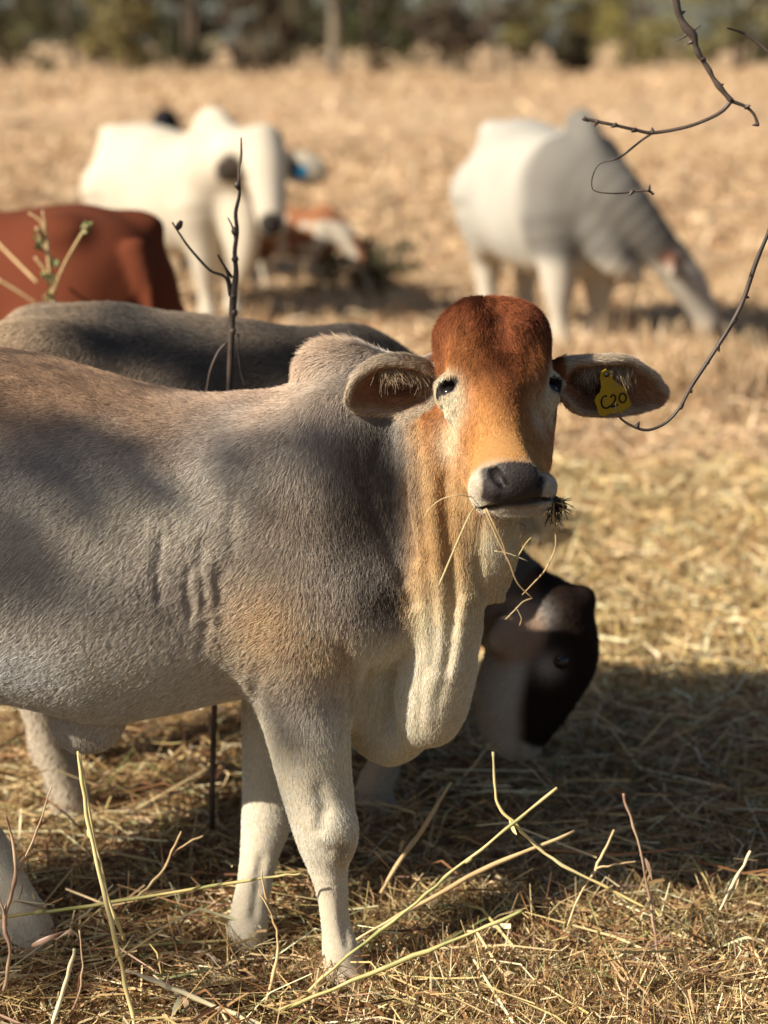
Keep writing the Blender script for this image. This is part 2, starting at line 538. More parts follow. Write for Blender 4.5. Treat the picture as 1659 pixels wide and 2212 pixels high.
def tree(name, label, cat, u, y, width, height, base, col, seed, trunk_r=.12, bark=bark_dark, trunks=1, clear=.35, group='trees along the far edge of the paddock', size=.22, nclump=26, per=70):
    rng = np.random.default_rng(seed)
    x = (u - FW / 2) / FPX * ((y - CAM_Y) * CT + CAM_H * ST)
    t = tag(empty(name, (x, y, base)), label, cat, group)
    for k in range(trunks):
        dx, dy = rng.normal(0, .18 * width, 2) if trunks > 1 else (0, 0)
        pts = [(dx * .3, dy * .3, -.1), (dx * .6 + rng.normal(0, .05) * height * .2, dy * .6, height * .25), (dx, dy, height * .55), (dx * 1.4, dy * 1.2, height * .85)]
        tb = [(pts, [trunk_r * 1.25, trunk_r, trunk_r * .7, trunk_r * .2])]
        for b_ in range(4):
            z0 = rng.uniform(.3, .7) * height
            w = rng.uniform(0, 6.28)
            tb.append(([(dx * .8, dy * .8, z0), (dx + math.cos(w) * width * .2, dy + math.sin(w) * width * .2, z0 + height * .15), (dx + math.cos(w) * width * .36, dy + math.sin(w) * width * .36, z0 + height * .22)], [trunk_r * .45, trunk_r * .3, trunk_r * .1]))
        tubes_obj('trunk', tb, bark, t, 6, 3)
    cl = []
    for _ in range(nclump):
        w = rng.uniform(0, 6.28); rr = rng.random() ** .5 * width * .42
        zz = height * (clear + (1 - clear) * rng.random())
        k = math.sqrt(max(.15, 1 - ((zz / height - (clear + .5 * (1 - clear))) / (.62 * (1 - clear))) ** 2))
        cl.append(((math.cos(w) * rr * k, math.sin(w) * rr * k, zz), (width * rng.uniform(.09, .17),) * 2 + (height * rng.uniform(.05, .12),)))
    V, F, T = leaf_cloud(rng, cl, per, size)
    o = mesh_obj('crown', V, F, leaf_material(name + '_leaf', col), t, False)
    set_float(o, 'tone', T)
    return t
FAR = [  # name, label, u, y, width, height, colour, trunk radius, bark, trunks, clear
    ('bushy_tree', 'grey-green bushy tree at the far left edge of the tree line', 'tree', 40, 86, 5.5, 6.5, (0.106, 0.098, 0.046), .14, bark_dark, 2, .08),
    ('bushy_tree', 'sunlit olive tree second from the left in the tree line', 'tree', 255, 84, 4.2, 6.0, (0.192, 0.161, 0.069), .12, bark_dark, 2, .10),
    ('shade_tree', 'darkest green tree standing in the left half of the tree line', 'tree', 400, 96, 5.0, 8.0, (0.043, 0.046, 0.021), .2, bark_dark, 2, .06),
    ('dry_shrub', 'leafless brown shrub between the dark tree and the pale trunk', 'shrub', 560, 82, 3.8, 4.6, (0.084, 0.065, 0.046), .06, bark_pale, 5, .12),
    ('pale_tree', 'tree with a thick pale tan trunk in the middle of the tree line', 'tree', 718, 80, 6.0, 9.0, (0.137, 0.121, 0.052), .24, bark_pale, 1, .45),
    ('shade_tree', 'dark green tree just behind and right of the pale trunk', 'tree', 815, 92, 5.5, 7.5, (0.056, 0.058, 0.023), .18, bark_dark, 2, .06),
    ('dead_thicket', 'domed brown dead thicket with a dark hollow under it', 'thicket', 985, 78, 4.6, 3.2, (0.092, 0.070, 0.050), .07, bark_pale, 4, .45),
    ('bushy_tree', 'bright olive-green tree behind the brown dead thicket', 'tree', 1090, 100, 7.5, 8.0, (0.186, 0.167, 0.058), .16, bark_dark, 2, .15),
    ('round_bush', 'low dark round bush below the right-hand olive tree', 'bush', 1228, 86, 2.6, 2.2, (0.062, 0.052, 0.029), .05, bark_dark, 3, .05),
    ('bushy_tree', 'yellow-green tree behind the low dark round bush', 'tree', 1350, 98, 8.0, 8.5, (0.217, 0.189, 0.063), .16, bark_dark, 2, .12),
    ('bushy_tree', 'pale green tree behind the hanging twig at the right edge', 'tree', 1590, 104, 8.0, 8.0, (0.248, 0.229, 0.115), .16, bark_dark, 2, .10),
    ('shade_tree', 'tall shadowy tree closing the gap behind the leafless shrub', 'tree', 620, 108, 9.0, 9.0, (0.074, 0.069, 0.034), .2, bark_dark, 2, .05),
    ('shade_tree', 'wide grey-green tree farthest back behind the left olive tree', 'tree', 180, 110, 9.0, 9.0, (0.074, 0.071, 0.037), .2, bark_dark, 2, .05),
    ('shade_tree', 'wide dark tree farthest back behind the dead thicket', 'tree', 950, 116, 9.0, 9.0, (0.068, 0.067, 0.029), .2, bark_dark, 2, .05),
    ('shade_tree', 'wide olive tree farthest back at the right', 'tree', 1450, 122, 12.0, 9.0, (0.162, 0.149, 0.063), .2, bark_dark, 2, .05),
]
for i, (nm, lb, cat, u, y, w, h, c, tr, bk, nt_, cl) in enumerate(FAR):
    tree(nm, lb, cat, u, y, w, h, -.2, c, 40 + i, tr, bk, nt_, cl)

def far_woods():
    """unbroken scrub far behind the single trees"""
    rng = np.random.default_rng(77)
    cl = []
    for _ in range(520):
        x = rng.uniform(-75, 75); h = rng.uniform(0, 1) ** .8 * 10.5
        cl.append(((x, 138 + rng.uniform(-5, 9), h), (rng.uniform(1.2, 2.4), 1.5, rng.uniform(.7, 1.4))))
    V, F, T = leaf_cloud(rng, cl, 46, .62)
    o = mesh_obj('far_woods', V, F, leaf_material('woods_leaf', (.095, .085, .048)), None, False)
    set_float(o, 'tone', T)
    tag(o, 'hazy grey-green scrub closing the view behind the far trees', 'woods', kind='stuff')
far_woods()
# ------------------------------------------------------------------ the calf in front
def rpx(u, v, y, r):
    return r / S(u, v, y)
def chain_px(F, rows, k=0.03, flat=None, n=3, op='chain'):
    """rows: u, v, depth y, radius in frame units"""
    pts = [P(u, v, y) for u, v, y, r in rows]
    rad = [rpx(u, v, y, r) for u, v, y, r in rows]
    (F.chain if op == 'chain' else F.cut)(pts, rad, k, flat, n)
def axis(*parts):
    """parts: (start, stop, step) runs joined to one coordinate axis"""
    out = []
    for a, b, s in parts:
        out.append(np.arange(a, b, s))
    out = np.concatenate(out)
    return out

def surf(F, u, v):
    """first surface point of the field seen at (u, v)"""
    o = np.array((0, CAM_Y, CAM_H)); d = P(u, v, 0.0) - o; d /= np.linalg.norm(d)
    t = np.arange(2.2, 3.4, .0025)
    q = o[None, :] + t[:, None] * d[None, :]
    ii = [np.clip(np.searchsorted(F.ax[k], q[:, k]), 0, len(F.ax[k]) - 1) for k in range(3)]
    val = F.D[ii[0], ii[1], ii[2]]
    hit = np.argmax(val < 0)
    return (q[hit], d) if val[hit] < 0 else (None, d)
def crease(F, rows, out=.0, k=.012):
    """cut a groove along surface points; rows: u, v, radius in frame units"""
    pts, rad = [], []
    for u, v, r in catmull(rows, 3):
        p, d = surf(F, u, v)
        if p is not None:
            pts.append(p - d * out); rad.append(r / S(u, v, p[1]))
    if len(pts) > 1:
        F.cut(pts, rad, k, None, 1)
def ridge(F, rows, sink=.0, k=.012):
    pts, rad = [], []
    for u, v, r in catmull(rows, 3):
        p, d = surf(F, u, v)
        if p is not None:
            pts.append(p + d * sink); rad.append(r / S(u, v, p[1]))
    if len(pts) > 1:
        F.chain(pts, rad, k, None, 1)
EYE_L = P(976, 851, -0.050)
EYE_R = P(1182, 843, -0.008)
EAR_L = [(962, 806, .055, 22), (925, 822, .045, 46), (880, 828, .030, 72), (842, 835, .022, 74), (803, 852, .014, 54), (774, 868, .010, 30)]
EARN_L = (-.20, -.85, -.42)
EAR_R = [(1185, 800, .040, 26), (1225, 812, .055, 48), (1275, 830, .068, 70), (1325, 834, .078, 72), (1378, 846, .090, 54), (1418, 856, .10, 30)]
EARN_R = (.62, -.70, -.34)
def build_calf():
    F = Field(axis((-1.12, -0.12, 0.0055), (-0.12, 0.47, 0.0032)), axis((-0.27, 0.42, 0.0042)), axis((-0.01, 0.62, 0.0055), (0.62, 1.12, 0.0032)))
    # trunk: x, y, z bottom, z top, half width
    ctrl = []
    for u, top, bot, hw in ((-420, 900, 1180, .08), (-385, 820, 1320, .13), (-300, 765, 1420, .175), (-180, 742, 1480, .185), (-50, 748, 1508, .20), (60, 766, 1530, .21), (200, 803, 1556, .212),
                            (340, 842, 1540, .205), (460, 853, 1514, .19), (570, 848, 1500, .175), (680, 850, 1490, .165), (780, 870, 1480, .15), (860, 920, 1440, .11), (905, 1010, 1380, .06)):
        a, b = P(u, top, .16), P(u, bot, .13)
        ctrl.append((a[0], .155, b[2], a[2], hw))
    F.loft_x(ctrl, 0.0, 2.15)
    # hump
    chain_px(F, [(684, 806, .16, 48), (708, 800, .16, 58), (756, 800, .155, 60), (808, 822, .15, 54), (850, 850, .14, 58)], .012, flat=((0, 1, 0), 1.2))
    F.ell(P(775, 905, .15), (.095, .10, .085), None, .045)
    # shoulder blade and muscles on both sides
    for yy, s in ((.045, 1), (.265, -1)):
        F.ell(P(700, 1130, yy + .012 * s), (.115, .07, .19), None, .07)
        F.ell(P(660, 1330, yy - .015 * s), (.105, .075, .135), None, .05)
    F.ell(P(560, 1180, .03), (.10, .05, .17), None, .06)
    # point of the shoulder
    F.ell(P(800, 1290, .05), (.085, .075, .085), None, .05)
    # haunches
    for yy in (.05, .26):
        F.ell(P(-290, 1120, yy), (.17, .09, .25), None, .06)
    # neck: from the withers and shoulder into the skull, and its under side
    chain_px(F, [(700, 985, .16, 145), (790, 950, .16, 130), (870, 895, .145, 108), (950, 850, .11, 88), (1030, 815, .06, 80)], .04, n=4)
    chain_px(F, [(770, 1130, .14, 185), (850, 1080, .13, 160), (925, 1020, .10, 122), (990, 960, .06, 95)], .05, n=4)
    chain_px(F, [(800, 1330, .14, 130), (870, 1240, .11, 140), (930, 1150, .09, 112), (985, 1060, .055, 84), (1020, 1000, .025, 76)], .05, n=4)
    # brisket between the legs and the hanging dewlap
    chain_px(F, [(790, 1480, .15, 110), (830, 1550, .15, 92), (860, 1560, .13, 78)], .05)
    chain_px(F, [(900, 1300, .10, 80), (925, 1420, .085, 66), (930, 1500, .08, 68), (928, 1540, .08, 58)], .035)
    # folds of the dewlap
    chain_px(F, [(912, 940, .02, 40), (920, 1060, -.022, 32), (934, 1180, -.024, 30), (944, 1290, -.012, 30), (945, 1400, .0, 32), (940, 1490, .02, 36), (928, 1555, .045, 30)], .055)
    chain_px(F, [(998, 1090, -.005, 52), (1008, 1180, -.012, 40), (1014, 1270, -.010, 36), (1004, 1360, .005, 36), (984, 1440, .02, 36), (958, 1510, .04, 32), (938, 1545, .05, 26)], .055)
    chain_px(F, [(905, 1420, .05, 34), (900, 1500, .055, 34), (905, 1570, .06, 24)], .02)
    chain_px(F, [(1015, 1255, .01, 44), (1050, 1275, .015, 27), (1082, 1290, .02, 9)], .012)
    chain_px(F, [(1052, 1085, -.03, 48), (1066, 1150, -.02, 46), (1062, 1210, -.005, 42), (1045, 1262, .01, 30)], .022)
    chain_px(F, [(1085, 1120, .0, 32), (1092, 1180, .02, 32), (1080, 1250, .035, 24)], .02)
    chain_px(F, [(992, 1440, .04, 28), (966, 1500, .05, 30), (930, 1548, .065, 33), (890, 1582, .085, 34), (845, 1604, .12, 38)], .03)
    # near front leg
    leg = [(628, 1380, .065, 118), (648, 1470, .055, 104), (664, 1570, .04, 91), (680, 1670, .025, 80), (694, 1745, .012, 72), (704, 1800, .0, 64), (708, 1860, -.01, 45), (718, 1930, -.02, 32),
           (725, 1995, -.028, 31), (735, 2050, -.034, 41), (741, 2085, -.038, 43), (748, 2120, -.045, 39)]
    chain_px(F, leg, .04, n=3)
    chain_px(F, [(749, 2118, -.045, 40), (755, 2150, -.052, 46)], .012)
    F.ell(P(720, 1798, -.020), (.032, .024, .040), None, .03)                      # knee cap
    # far front leg
    chain_px(F, [(640, 1400, .25, 110), (612, 1500, .24, 88), (592, 1600, .22, 70), (580, 1700, .19, 56), (575, 1775, .165, 53), (562, 1840, .14, 43), (550, 1905, .11, 38), (540, 1960, .09, 40), (534, 2010, .075, 45), (528, 2050, .065, 38), (520, 2085, .055, 38)], .04)
    chain_px(F, [(520, 2082, .055, 36), (516, 2112, .05, 42)], .012)
    chain_px(F, [(505, 2040, .085, 14), (496, 2060, .085, 9)], .01)
    # hind legs (the far one steps forward into view)
    chain_px(F, [(-190, 1400, .24, 130), (-170, 1530, .22, 100), (-150, 1640, .19, 72), (-112, 1740, .15, 58), (-30, 1840, .11, 52), (18, 1930, .08, 50), (54, 1995, .06, 54), (76, 2040, .05, 48), (86, 2075, .045, 45)], .04)
    chain_px(F, [(86, 2068, .045, 44), (94, 2098, .042, 50)], .012)
    chain_px(F, [(-310, 1400, .06, 150), (-330, 1560, .05, 105), (-375, 1700, .03, 66), (-385, 1800, .0, 48), (-372, 1950, -.03, 40), (-360, 2080, -.05, 44), (-350, 2120, -.05, 38), (-345, 2150, -.055, 44)], .04)
    # sheath and navel flap
    F.ell(P(188, 1562, .12), (.060, .032, .048), None, .02)
    chain_px(F, [(165, 1560, .12, 40), (172, 1596, .12, 24), (205, 1598, .12, 20)], .02)
    # tail
    chain_px(F, [(-400, 830, .15, 30), (-440, 950, .15, 24), (-450, 1200, .15, 20), (-445, 1500, .15, 18), (-445, 1700, .15, 30), (-440, 1800, .15, 8)], .02)
    # ---------------- head
    H = -0.045
    def hp(u, v, y): return P(u, v, y + H)
    def hchain(rows, k=.03, flat=None, n=4, op='chain'):
        chain_px(F, [(u, v, y + H, r) for u, v, y, r in rows], k, flat, n, op)
    fa = hp(1100, 1010, -.13) - hp(1062, 740, .05); fa /= np.linalg.norm(fa)
    rt = np.array((math.cos(.22), math.sin(.22), 0.0)); rt -= fa * (rt @ fa); rt /= np.linalg.norm(rt)
    up = np.cross(rt, fa)
    if up[1] > 0: up = -up                                                            # out of the face, towards the viewer
    R = np.column_stack([rt, up, fa])
    hchain([(1061, 758, .070, 96), (1064, 800, .052, 100), (1067, 850, .028, 97), (1076, 905, -.006, 85), (1089, 960, -.045, 75), (1099, 1005, -.083, 70), (1105, 1035, -.11, 70)], .03, (rt, 0.86))
    F.ell(hp(1062, 724, .075), (.077, .058, .050), R, .03)                            # broad crown
    F.ell(hp(1018, 734, .078), (.034, .045, .034), R, .035)
    F.ell(hp(1114, 732, .088), (.034, .045, .034), R, .035)
    F.ell(hp(1064, 785, .030), (.070, .040, .075), R, .035)                            # bulging forehead
    hchain([(990, 860, .105, 54), (1000, 915, .08, 55), (1022, 975, .03, 50), (1050, 1032, -.03, 45), (1080, 1072, -.08, 42)], .03)       # jaw
    hchain([(1152, 860, .10, 52), (1152, 930, .05, 46), (1147, 1000, -.02, 42)], .03)
    F.cut([hp(1082, 640, .05), hp(1080, 680, .022), hp(1076, 725, -.004)], [.016, .013, .008], .03)
    for (uu, vv, yy) in ((998, 800, .008), (1140, 795, .021)):
        F.ell(hp(uu, vv, yy), (.020, .016, .026), R, .022)
    F.cut([hp(930, 760, .03), hp(945, 800, .012)], [.016, .012], .03)
    F.cut([hp(1068, 860, -.105), hp(1078, 910, -.128)], [.012, .010], .035)
    # muzzle, lips, chin
    F.ell(hp(1106, 1046, -.135), (.058, .044, .034), R, .02)
    F.ell(hp(1056, 1064, -.115), (.024, .030, .028), R, .02)
    F.ell(hp(1163, 1055, -.112), (.022, .03, .030), R, .02)
    F.ell(hp(1110, 1097, -.112), (.044, .036, .014), None, .01)
    # broad bridge of the nose
    hchain([(1076, 870, -.055, 46), (1090, 945, -.096, 42), (1104, 1000, -.128, 42)], .03, (up, 1.15))
    F.cut([hp(1188, 880, -.035), hp(1184, 940, -.083), hp(1176, 990, -.122)], [.024, .028, .018], .03)
    # eye sockets, lids
    for e, sgn in ((EYE_L, -1), (EYE_R, 1)):
        F.ell(e + rt * (-sgn * .008) + up * (-.008), (.027, .024, .028), R, .025)
        F.ell_cut(e + rt * sgn * .006 + up * .014, (.0165, .013, .0095), R, .006)
        F.chain([e + fa * -.013 + up * .006 + rt * (-sgn * .016), e + fa * -.0165 + up * .011, e + fa * -.012 + up * .005 + rt * sgn * .016], [.006, .0075, .006], .012)
        F.chain([e + fa * .010 + up * .006 + rt * (-sgn * .014), e + fa * .013 + up * .009, e + fa * .010 + up * .004 + rt * sgn * .014], [.004, .0045, .004], .010)
    # nostrils
    F.cut([hp(1064, 1013, -.164), hp(1071, 1029, -.168), hp(1085, 1045, -.173)], [.0045, .0085, .006], .006)
    F.cut([hp(1167, 1006, -.143), hp(1166, 1028, -.147), hp(1155, 1045, -.155)], [.0045, .0090, .006], .006)
    F.chain([hp(1050, 1022, -.150), hp(1055, 1044, -.156), hp(1068, 1060, -.165)], [.006, .007, .005], .010)
    # mouth
    F.cut([hp(1034, 1092, -.125), hp(1060, 1095, -.149), hp(1090, 1091, -.162), hp(1130, 1085, -.162), hp(1170, 1078, -.146), hp(1193, 1072, -.128)], [.003, .004, .004, .004, .004, .003], .006)
    # ---------------- ears
    def ear(rows, nrm, depth, carve):
        nrm = np.asarray(nrm, float); nrm /= np.linalg.norm(nrm)
        sl, T = F.chain_field([P(u, v, y) for u, v, y, r in rows], [rpx(u, v, y, r) for u, v, y, r in rows], (nrm, 2.6), 8, .03)
        sub = Field(*[a[q] for a, q in zip(F.ax, sl)])
        sub.D = T
        sub.cut([P(u, v, y) + nrm * depth for u, v, y, r in rows[carve:]], [rpx(u, v, y, r) - .0060 for u, v, y, r in rows[carve:]], .008, (nrm, 1.9), 8)
        F.smin(sl, sub.D, .010)
    ear(EAR_L, EARN_L, .0195, 1)
    ear(EAR_R, EARN_R, .0185, 1)
    # dewlap: loose skin in long uneven folds
    crease(F, [(948, 880, 4), (958, 960, 7), (962, 1040, 9), (966, 1120, 10), (974, 1200, 11), (980, 1280, 11), (978, 1360, 10), (966, 1440, 8), (952, 1510, 4)], .002, .012)
    crease(F, [(900, 900, 3), (903, 1000, 5), (908, 1090, 6), (918, 1190, 7), (930, 1290, 7), (936, 1380, 6), (930, 1450, 4)], .002, .014)
    crease(F, [(1040, 1120, 4), (1034, 1190, 6), (1036, 1250, 6), (1048, 1285, 4)], .001, .010)
    crease(F, [(915, 1440, 4), (908, 1510, 6), (905, 1580, 4)], .001, .010)
    crease(F, [(950, 1480, 4), (944, 1530, 5), (940, 1570, 3)], .001, .008)
    crease(F, [(850, 1450, 4), (846, 1530, 6), (850, 1600, 4)], .001, .014)
    crease(F, [(800, 1440, 3), (796, 1500, 5), (800, 1570, 3)], .001, .014)
    ridge(F, [(1004, 1300, 4), (994, 1380, 5), (980, 1460, 4)], .001, .014)
    # neck wrinkles
    for rows in ([(845, 930, 2), (840, 1000, 4), (846, 1080, 5), (860, 1160, 5), (880, 1240, 3)], [(872, 940, 2), (870, 1020, 3), (876, 1110, 4), (892, 1200, 3)], [(815, 960, 2), (808, 1010, 3), (812, 1060, 2)],
                 [(765, 965, 3), (785, 1040, 6), (815, 1120, 6), (858, 1220, 5), (890, 1300, 3)]):
        crease(F, rows, .002, .02)
    # loose skin behind the elbow and over the ribs
    for rows in ([(438, 1170, 1.5), (434, 1225, 3.5), (446, 1290, 5), (448, 1350, 3), (436, 1400, 1.5)], [(420, 1215, 1.2), (410, 1265, 2.4), (420, 1330, 1.2)], [(466, 1235, 1.2), (470, 1280, 2), (468, 1315, 1)], [(352, 1160, 1), (340, 1230, 1.6), (346, 1290, 1)], [(516, 1060, 1), (502, 1120, 1.6), (508, 1180, 1)]):
        crease(F, [(u, v, r * .62) for u, v, r in rows], .0015, .016)
    ridge(F, [(427, 1200, 2), (427, 1265, 3), (432, 1330, 2)], .003, .016)
    ridge(F, [(455, 1215, 2), (456, 1280, 2.6), (459, 1330, 2)], .003, .016)
    # fold where the fore leg leaves the body, tendons and dew claws
    crease(F, [(735, 1395, 4), (752, 1425, 7), (762, 1465, 7), (758, 1520, 5)], .001, .016)
    crease(F, [(560, 1450, 3), (552, 1500, 5), (556, 1540, 4)], .001, .016)
    crease(F, [(738, 1850, 3), (740, 1920, 5), (744, 1990, 5), (752, 2040, 3)], .001, .012)
    crease(F, [(690, 1700, 3), (700, 1750, 4), (690, 1790, 3)], .001, .02)
    crease(F, [(566, 1850, 3), (556, 1920, 5), (548, 1980, 3)], .001, .012)
    chain_px(F, [(768, 2068, -.02, 15), (780, 2096, -.025, 13)], .012)
    crease(F, [(700, 1832, 2), (722, 1838, 3), (742, 1834, 2)], .001, .016)
    V, Q = F.mesh(2)
    V = V + 0
    N, A, fn = normals(V, Q)
    V += N * (noise(V, 14, 3) * .0022 + noise(V, 34, 4) * .0004)[:, None]
    return V, Q, (rt, up, fa, R)

CV, CF, HEADF = build_calf()
# ------------------------------------------------------------------ coat colours and fur of the front calf
HRT, HUP, HFA, HR = HEADF
HO = P(1064, 785, .030 - .045)
HA, HB = P(1061, 752, .07 - .045), P(1104, 1035, -.11 - .045)
def seg_dist(p, a, b):
    ab = b - a
    t = np.clip(((p - a) @ ab) / (ab @ ab), 0, 1)
    return np.linalg.norm(p - (a + t[:, None] * ab), axis=1), t
def poly_near(p, rows):
    best = np.full(len(p), 9.0); tt = np.zeros(len(p))
    pts = [P(u, v, y) for u, v, y, r in rows]; rad = [rpx(u, v, y, r) for u, v, y, r in rows]
    for i in range(len(pts) - 1):
        d, t = seg_dist(p, pts[i], pts[i + 1])
        d = d - (rad[i] * (1 - t) + rad[i + 1] * t)
        up_ = d < best
        best[up_] = d[up_]; tt[up_] = (i + t[up_]) / (len(pts) - 1)
    return best, tt
def blob(p, u, v, ru, rv, y=0.0):
    c = P(u, v, y); s = S(u, v, y)
    return np.exp(-(((p[:, 0] - c[0]) * s / ru) ** 2 + ((p[:, 2] - c[2]) * s / rv) ** 2))
def coat(p, n):
    """fur colour with dapple and shoulder shade painted in, region weights at points p with normals n"""
    N1 = noise(p, 9, 21) * .6 + noise(p, 22, 22) * .4
    N2 = noise(p, 5, 23)
    c = np.tile(np.array((.52, .455, .38)), (len(p), 1))
    top = sstep(p[:, 2] + .05 * N1, P(0, 990, .15)[2], P(0, 840, .15)[2]) * sstep(p[:, 0], .02, -.22)
    c = lerp(c, (.42, .245, .135), top * .85)
    c = lerp(c, (.31, .295, .275), blob(p, 520, 965, 220, 85) * .55)  # soft tree shade painted into the flank colour
    c = lerp(c, (.30, .28, .26), blob(p, 90, 1000, 170, 75) * .5)  # painted dapple shade towards the rear
    c = lerp(c, (.66, .56, .44), blob(p, 330, 1110, 180, 80) * .9)
    c = lerp(c, (.30, .285, .265), blob(p, 110, 1265, 190, 70) * .55)  # painted dapple shade low on the flank
    c = lerp(c, (.74, .71, .66), blob(p, 30, 1440, 180, 70) * .9)
    c = lerp(c, (.21, .175, .14), blob(p, 330, 1290, 90, 50) * .4)  # small painted dapple behind the elbow
    c = lerp(c, (.66, .55, .42), blob(p, 360, 1440, 200, 70) * .9)
    c = lerp(c, (.56, .48, .39), blob(p, 640, 1020, 60, 120) * .8)
    c = lerp(c, (.19, .175, .16), blob(p, 850, 1020, 120, 210) * .85)  # grey neck, darkened for its shaded side
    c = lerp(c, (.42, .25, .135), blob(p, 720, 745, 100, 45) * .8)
    c = lerp(c, (.085, .070, .058), blob(p, 800, 1000, 85, 120) * .75)  # smoky shoulder front, its turn from the sun painted in as dark
    c = lerp(c, (.080, .060, .046), blob(p, 780, 1120, 115, 110) * .95)  # shoulder shade painted over the smoky coat
    c = lerp(c, (.045, .032, .023), blob(p, 845, 1285, 105, 66) * 1.0)  # painted shade at the point of the shoulder
    c = lerp(c, (.60, .40, .23), blob(p, 580, 1330, 110, 125) * .9)
    c = lerp(c, (.44, .33, .23), blob(p, 620, 1110, 80, 70) * .5)
    c = lerp(c, (.58, .40, .225), blob(p, 720, 1400, 90, 60) * .8)
    # pale legs and under side
    low = sstep(p[:, 2] + .035 * N1, .50, .40) * sstep(p[:, 0], -.30, -.20)
    c = lerp(c, (.82, .68, .48), low)
    c = lerp(c, (.80, .68, .50), sstep(p[:, 2] + .03 * N1, .36, .30))
    c = lerp(c, (.30, .225, .15), blob(p, 745, 1815, 26, 36) * .75 * (p[:, 2] < .3))
    c = lerp(c, (.42, .36, .29), blob(p, 640, 1590, 30, 40) * .5)
    c = lerp(c, (.36, .27, .185), sstep(noise(p, 16, 27) * .6 + noise(p, 45, 28) * .5, .28, .85) * sstep(p[:, 2], .38, .12) * .4)
    # chest and dewlap
    ch = sstep(p[:, 0] + .02 * N1, P(860, 1400, 0)[0], P(930, 1400, 0)[0]) * sstep(p[:, 2], 1.0, .93)
    c = lerp(c, (.52, .315, .145), ch)
    c = lerp(c, (.80, .65, .44), ch * sstep(p[:, 2] + .04 * N1, P(0, 1150, 0)[2], P(0, 1400, 0)[2]))
    c = lerp(c, (.80, .66, .46), sstep(p[:, 0], P(740, 1500, 0)[0], P(800, 1500, 0)[0]) * sstep(p[:, 2] + .03 * N1, P(0, 1330, 0)[2], P(0, 1420, 0)[2]))
    c = lerp(c, (.84, .70, .48), blob(p, 1075, 1190, 50, 80, -.04))
    # head
    d, t = seg_dist(p, HA, HB)
    h = (p - HO) @ HR
    hw = sstep(d, .145, .118) * sstep(p[:, 1], .13, .07) * sstep(h[:, 1], -.135, -.095)
    x, z = np.abs(h[:, 0]), h[:, 2]
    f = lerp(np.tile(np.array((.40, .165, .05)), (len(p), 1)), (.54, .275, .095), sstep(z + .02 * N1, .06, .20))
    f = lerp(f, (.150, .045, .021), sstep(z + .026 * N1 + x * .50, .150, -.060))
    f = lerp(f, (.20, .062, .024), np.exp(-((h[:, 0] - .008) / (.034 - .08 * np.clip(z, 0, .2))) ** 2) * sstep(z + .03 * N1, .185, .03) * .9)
    f = lerp(f, (.095, .030, .014), np.exp(-((h[:, 0] - .004) / .010) ** 2) * sstep(z, .07, .02) * sstep(z, -.08, -.05) * .6)
    f = lerp(f, (.66, .50, .32), sstep(h[:, 1] + .01 * N1, -.02, -.06) * sstep(z, .02, .06) * .18)
    e = np.minimum(np.linalg.norm((p - EYE_L) * (1, 1, .8), axis=1), np.linalg.norm((p - EYE_R) * (1, 1, .8), axis=1))
    f = lerp(f, (.70, .56, .38), sstep(e + .006 * N1, .046, .024) * sstep(x, .030, .048))
    f = lerp(f, (.78, .62, .42), np.exp(-((x - .062) / .015) ** 2 - ((z - .080) / .030) ** 2) * .6)
    f = lerp(f, (.56, .47, .355), sstep(z + .014 * N1 + .40 * x, .208, .240))
    f = f * (1 + .30 * noise(h * (1, 1, .22), 150, 24) * sstep(z, .14, .02))[:, None]
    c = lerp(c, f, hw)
    lid = np.zeros(len(p))
    for ey, sg in ((EYE_L, -1), (EYE_R, 1)):
        q = (p - (ey + HRT * sg * .006 + HUP * .010)) @ HR
        lid = np.maximum(lid, sstep(np.sqrt((q[:, 0] / .0225) ** 2 + (q[:, 1] / .03) ** 2 + (q[:, 2] / .0145) ** 2), 1.06, .92))
    c = lerp(c, (.022, .018, .016), lid)
    # nose pad
    q = (p - P(1112, 1043, -.215)) @ HR
    pad = np.maximum(np.abs(q[:, 0]) / (.043 - .10 * np.clip(q[:, 2], -.02, .03)), np.abs(q[:, 2] - .006) / .031)
    pad = sstep(pad, 1.06, .94) * sstep(q[:, 1], -.045, -.03) * hw
    c = lerp(c, (.040, .032, .030), pad)
    mouth = np.zeros(len(p))
    mr = [(1034, 1092, -.170, 1), (1060, 1095, -.194, 1), (1090, 1091, -.207, 1), (1130, 1085, -.207, 1), (1170, 1078, -.191, 1), (1193, 1072, -.173, 1)]
    dm, _ = poly_near(p, mr)
    mouth = sstep(dm, .006, .003)
    c = lerp(c, (.035, .028, .025), mouth)
    for rows in ([(1064, 1013, -.212, 1), (1071, 1029, -.216, 1), (1085, 1045, -.22, 1)], [(1167, 1006, -.19, 1), (1166, 1028, -.193, 1), (1155, 1045, -.20, 1)]):
        dn, _ = poly_near(p, rows)
        c = lerp(c, (.006, .005, .005), sstep(dn, .0095, .0065))  # nostrils painted near black, the shade of the hollow put into the colour
    # ears
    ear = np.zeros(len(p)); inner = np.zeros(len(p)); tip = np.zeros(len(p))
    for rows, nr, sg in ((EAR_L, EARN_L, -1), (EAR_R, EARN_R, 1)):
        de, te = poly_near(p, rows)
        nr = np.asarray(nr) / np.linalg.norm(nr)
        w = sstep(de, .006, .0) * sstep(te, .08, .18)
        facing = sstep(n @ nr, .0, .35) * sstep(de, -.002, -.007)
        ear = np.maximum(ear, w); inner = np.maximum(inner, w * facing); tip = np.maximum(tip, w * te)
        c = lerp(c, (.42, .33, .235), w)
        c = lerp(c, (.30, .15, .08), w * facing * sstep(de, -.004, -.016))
        c = lerp(c, (.09, .035, .018), w * facing * sstep(de, -.018, -.032) * sstep(te, .75, .5))
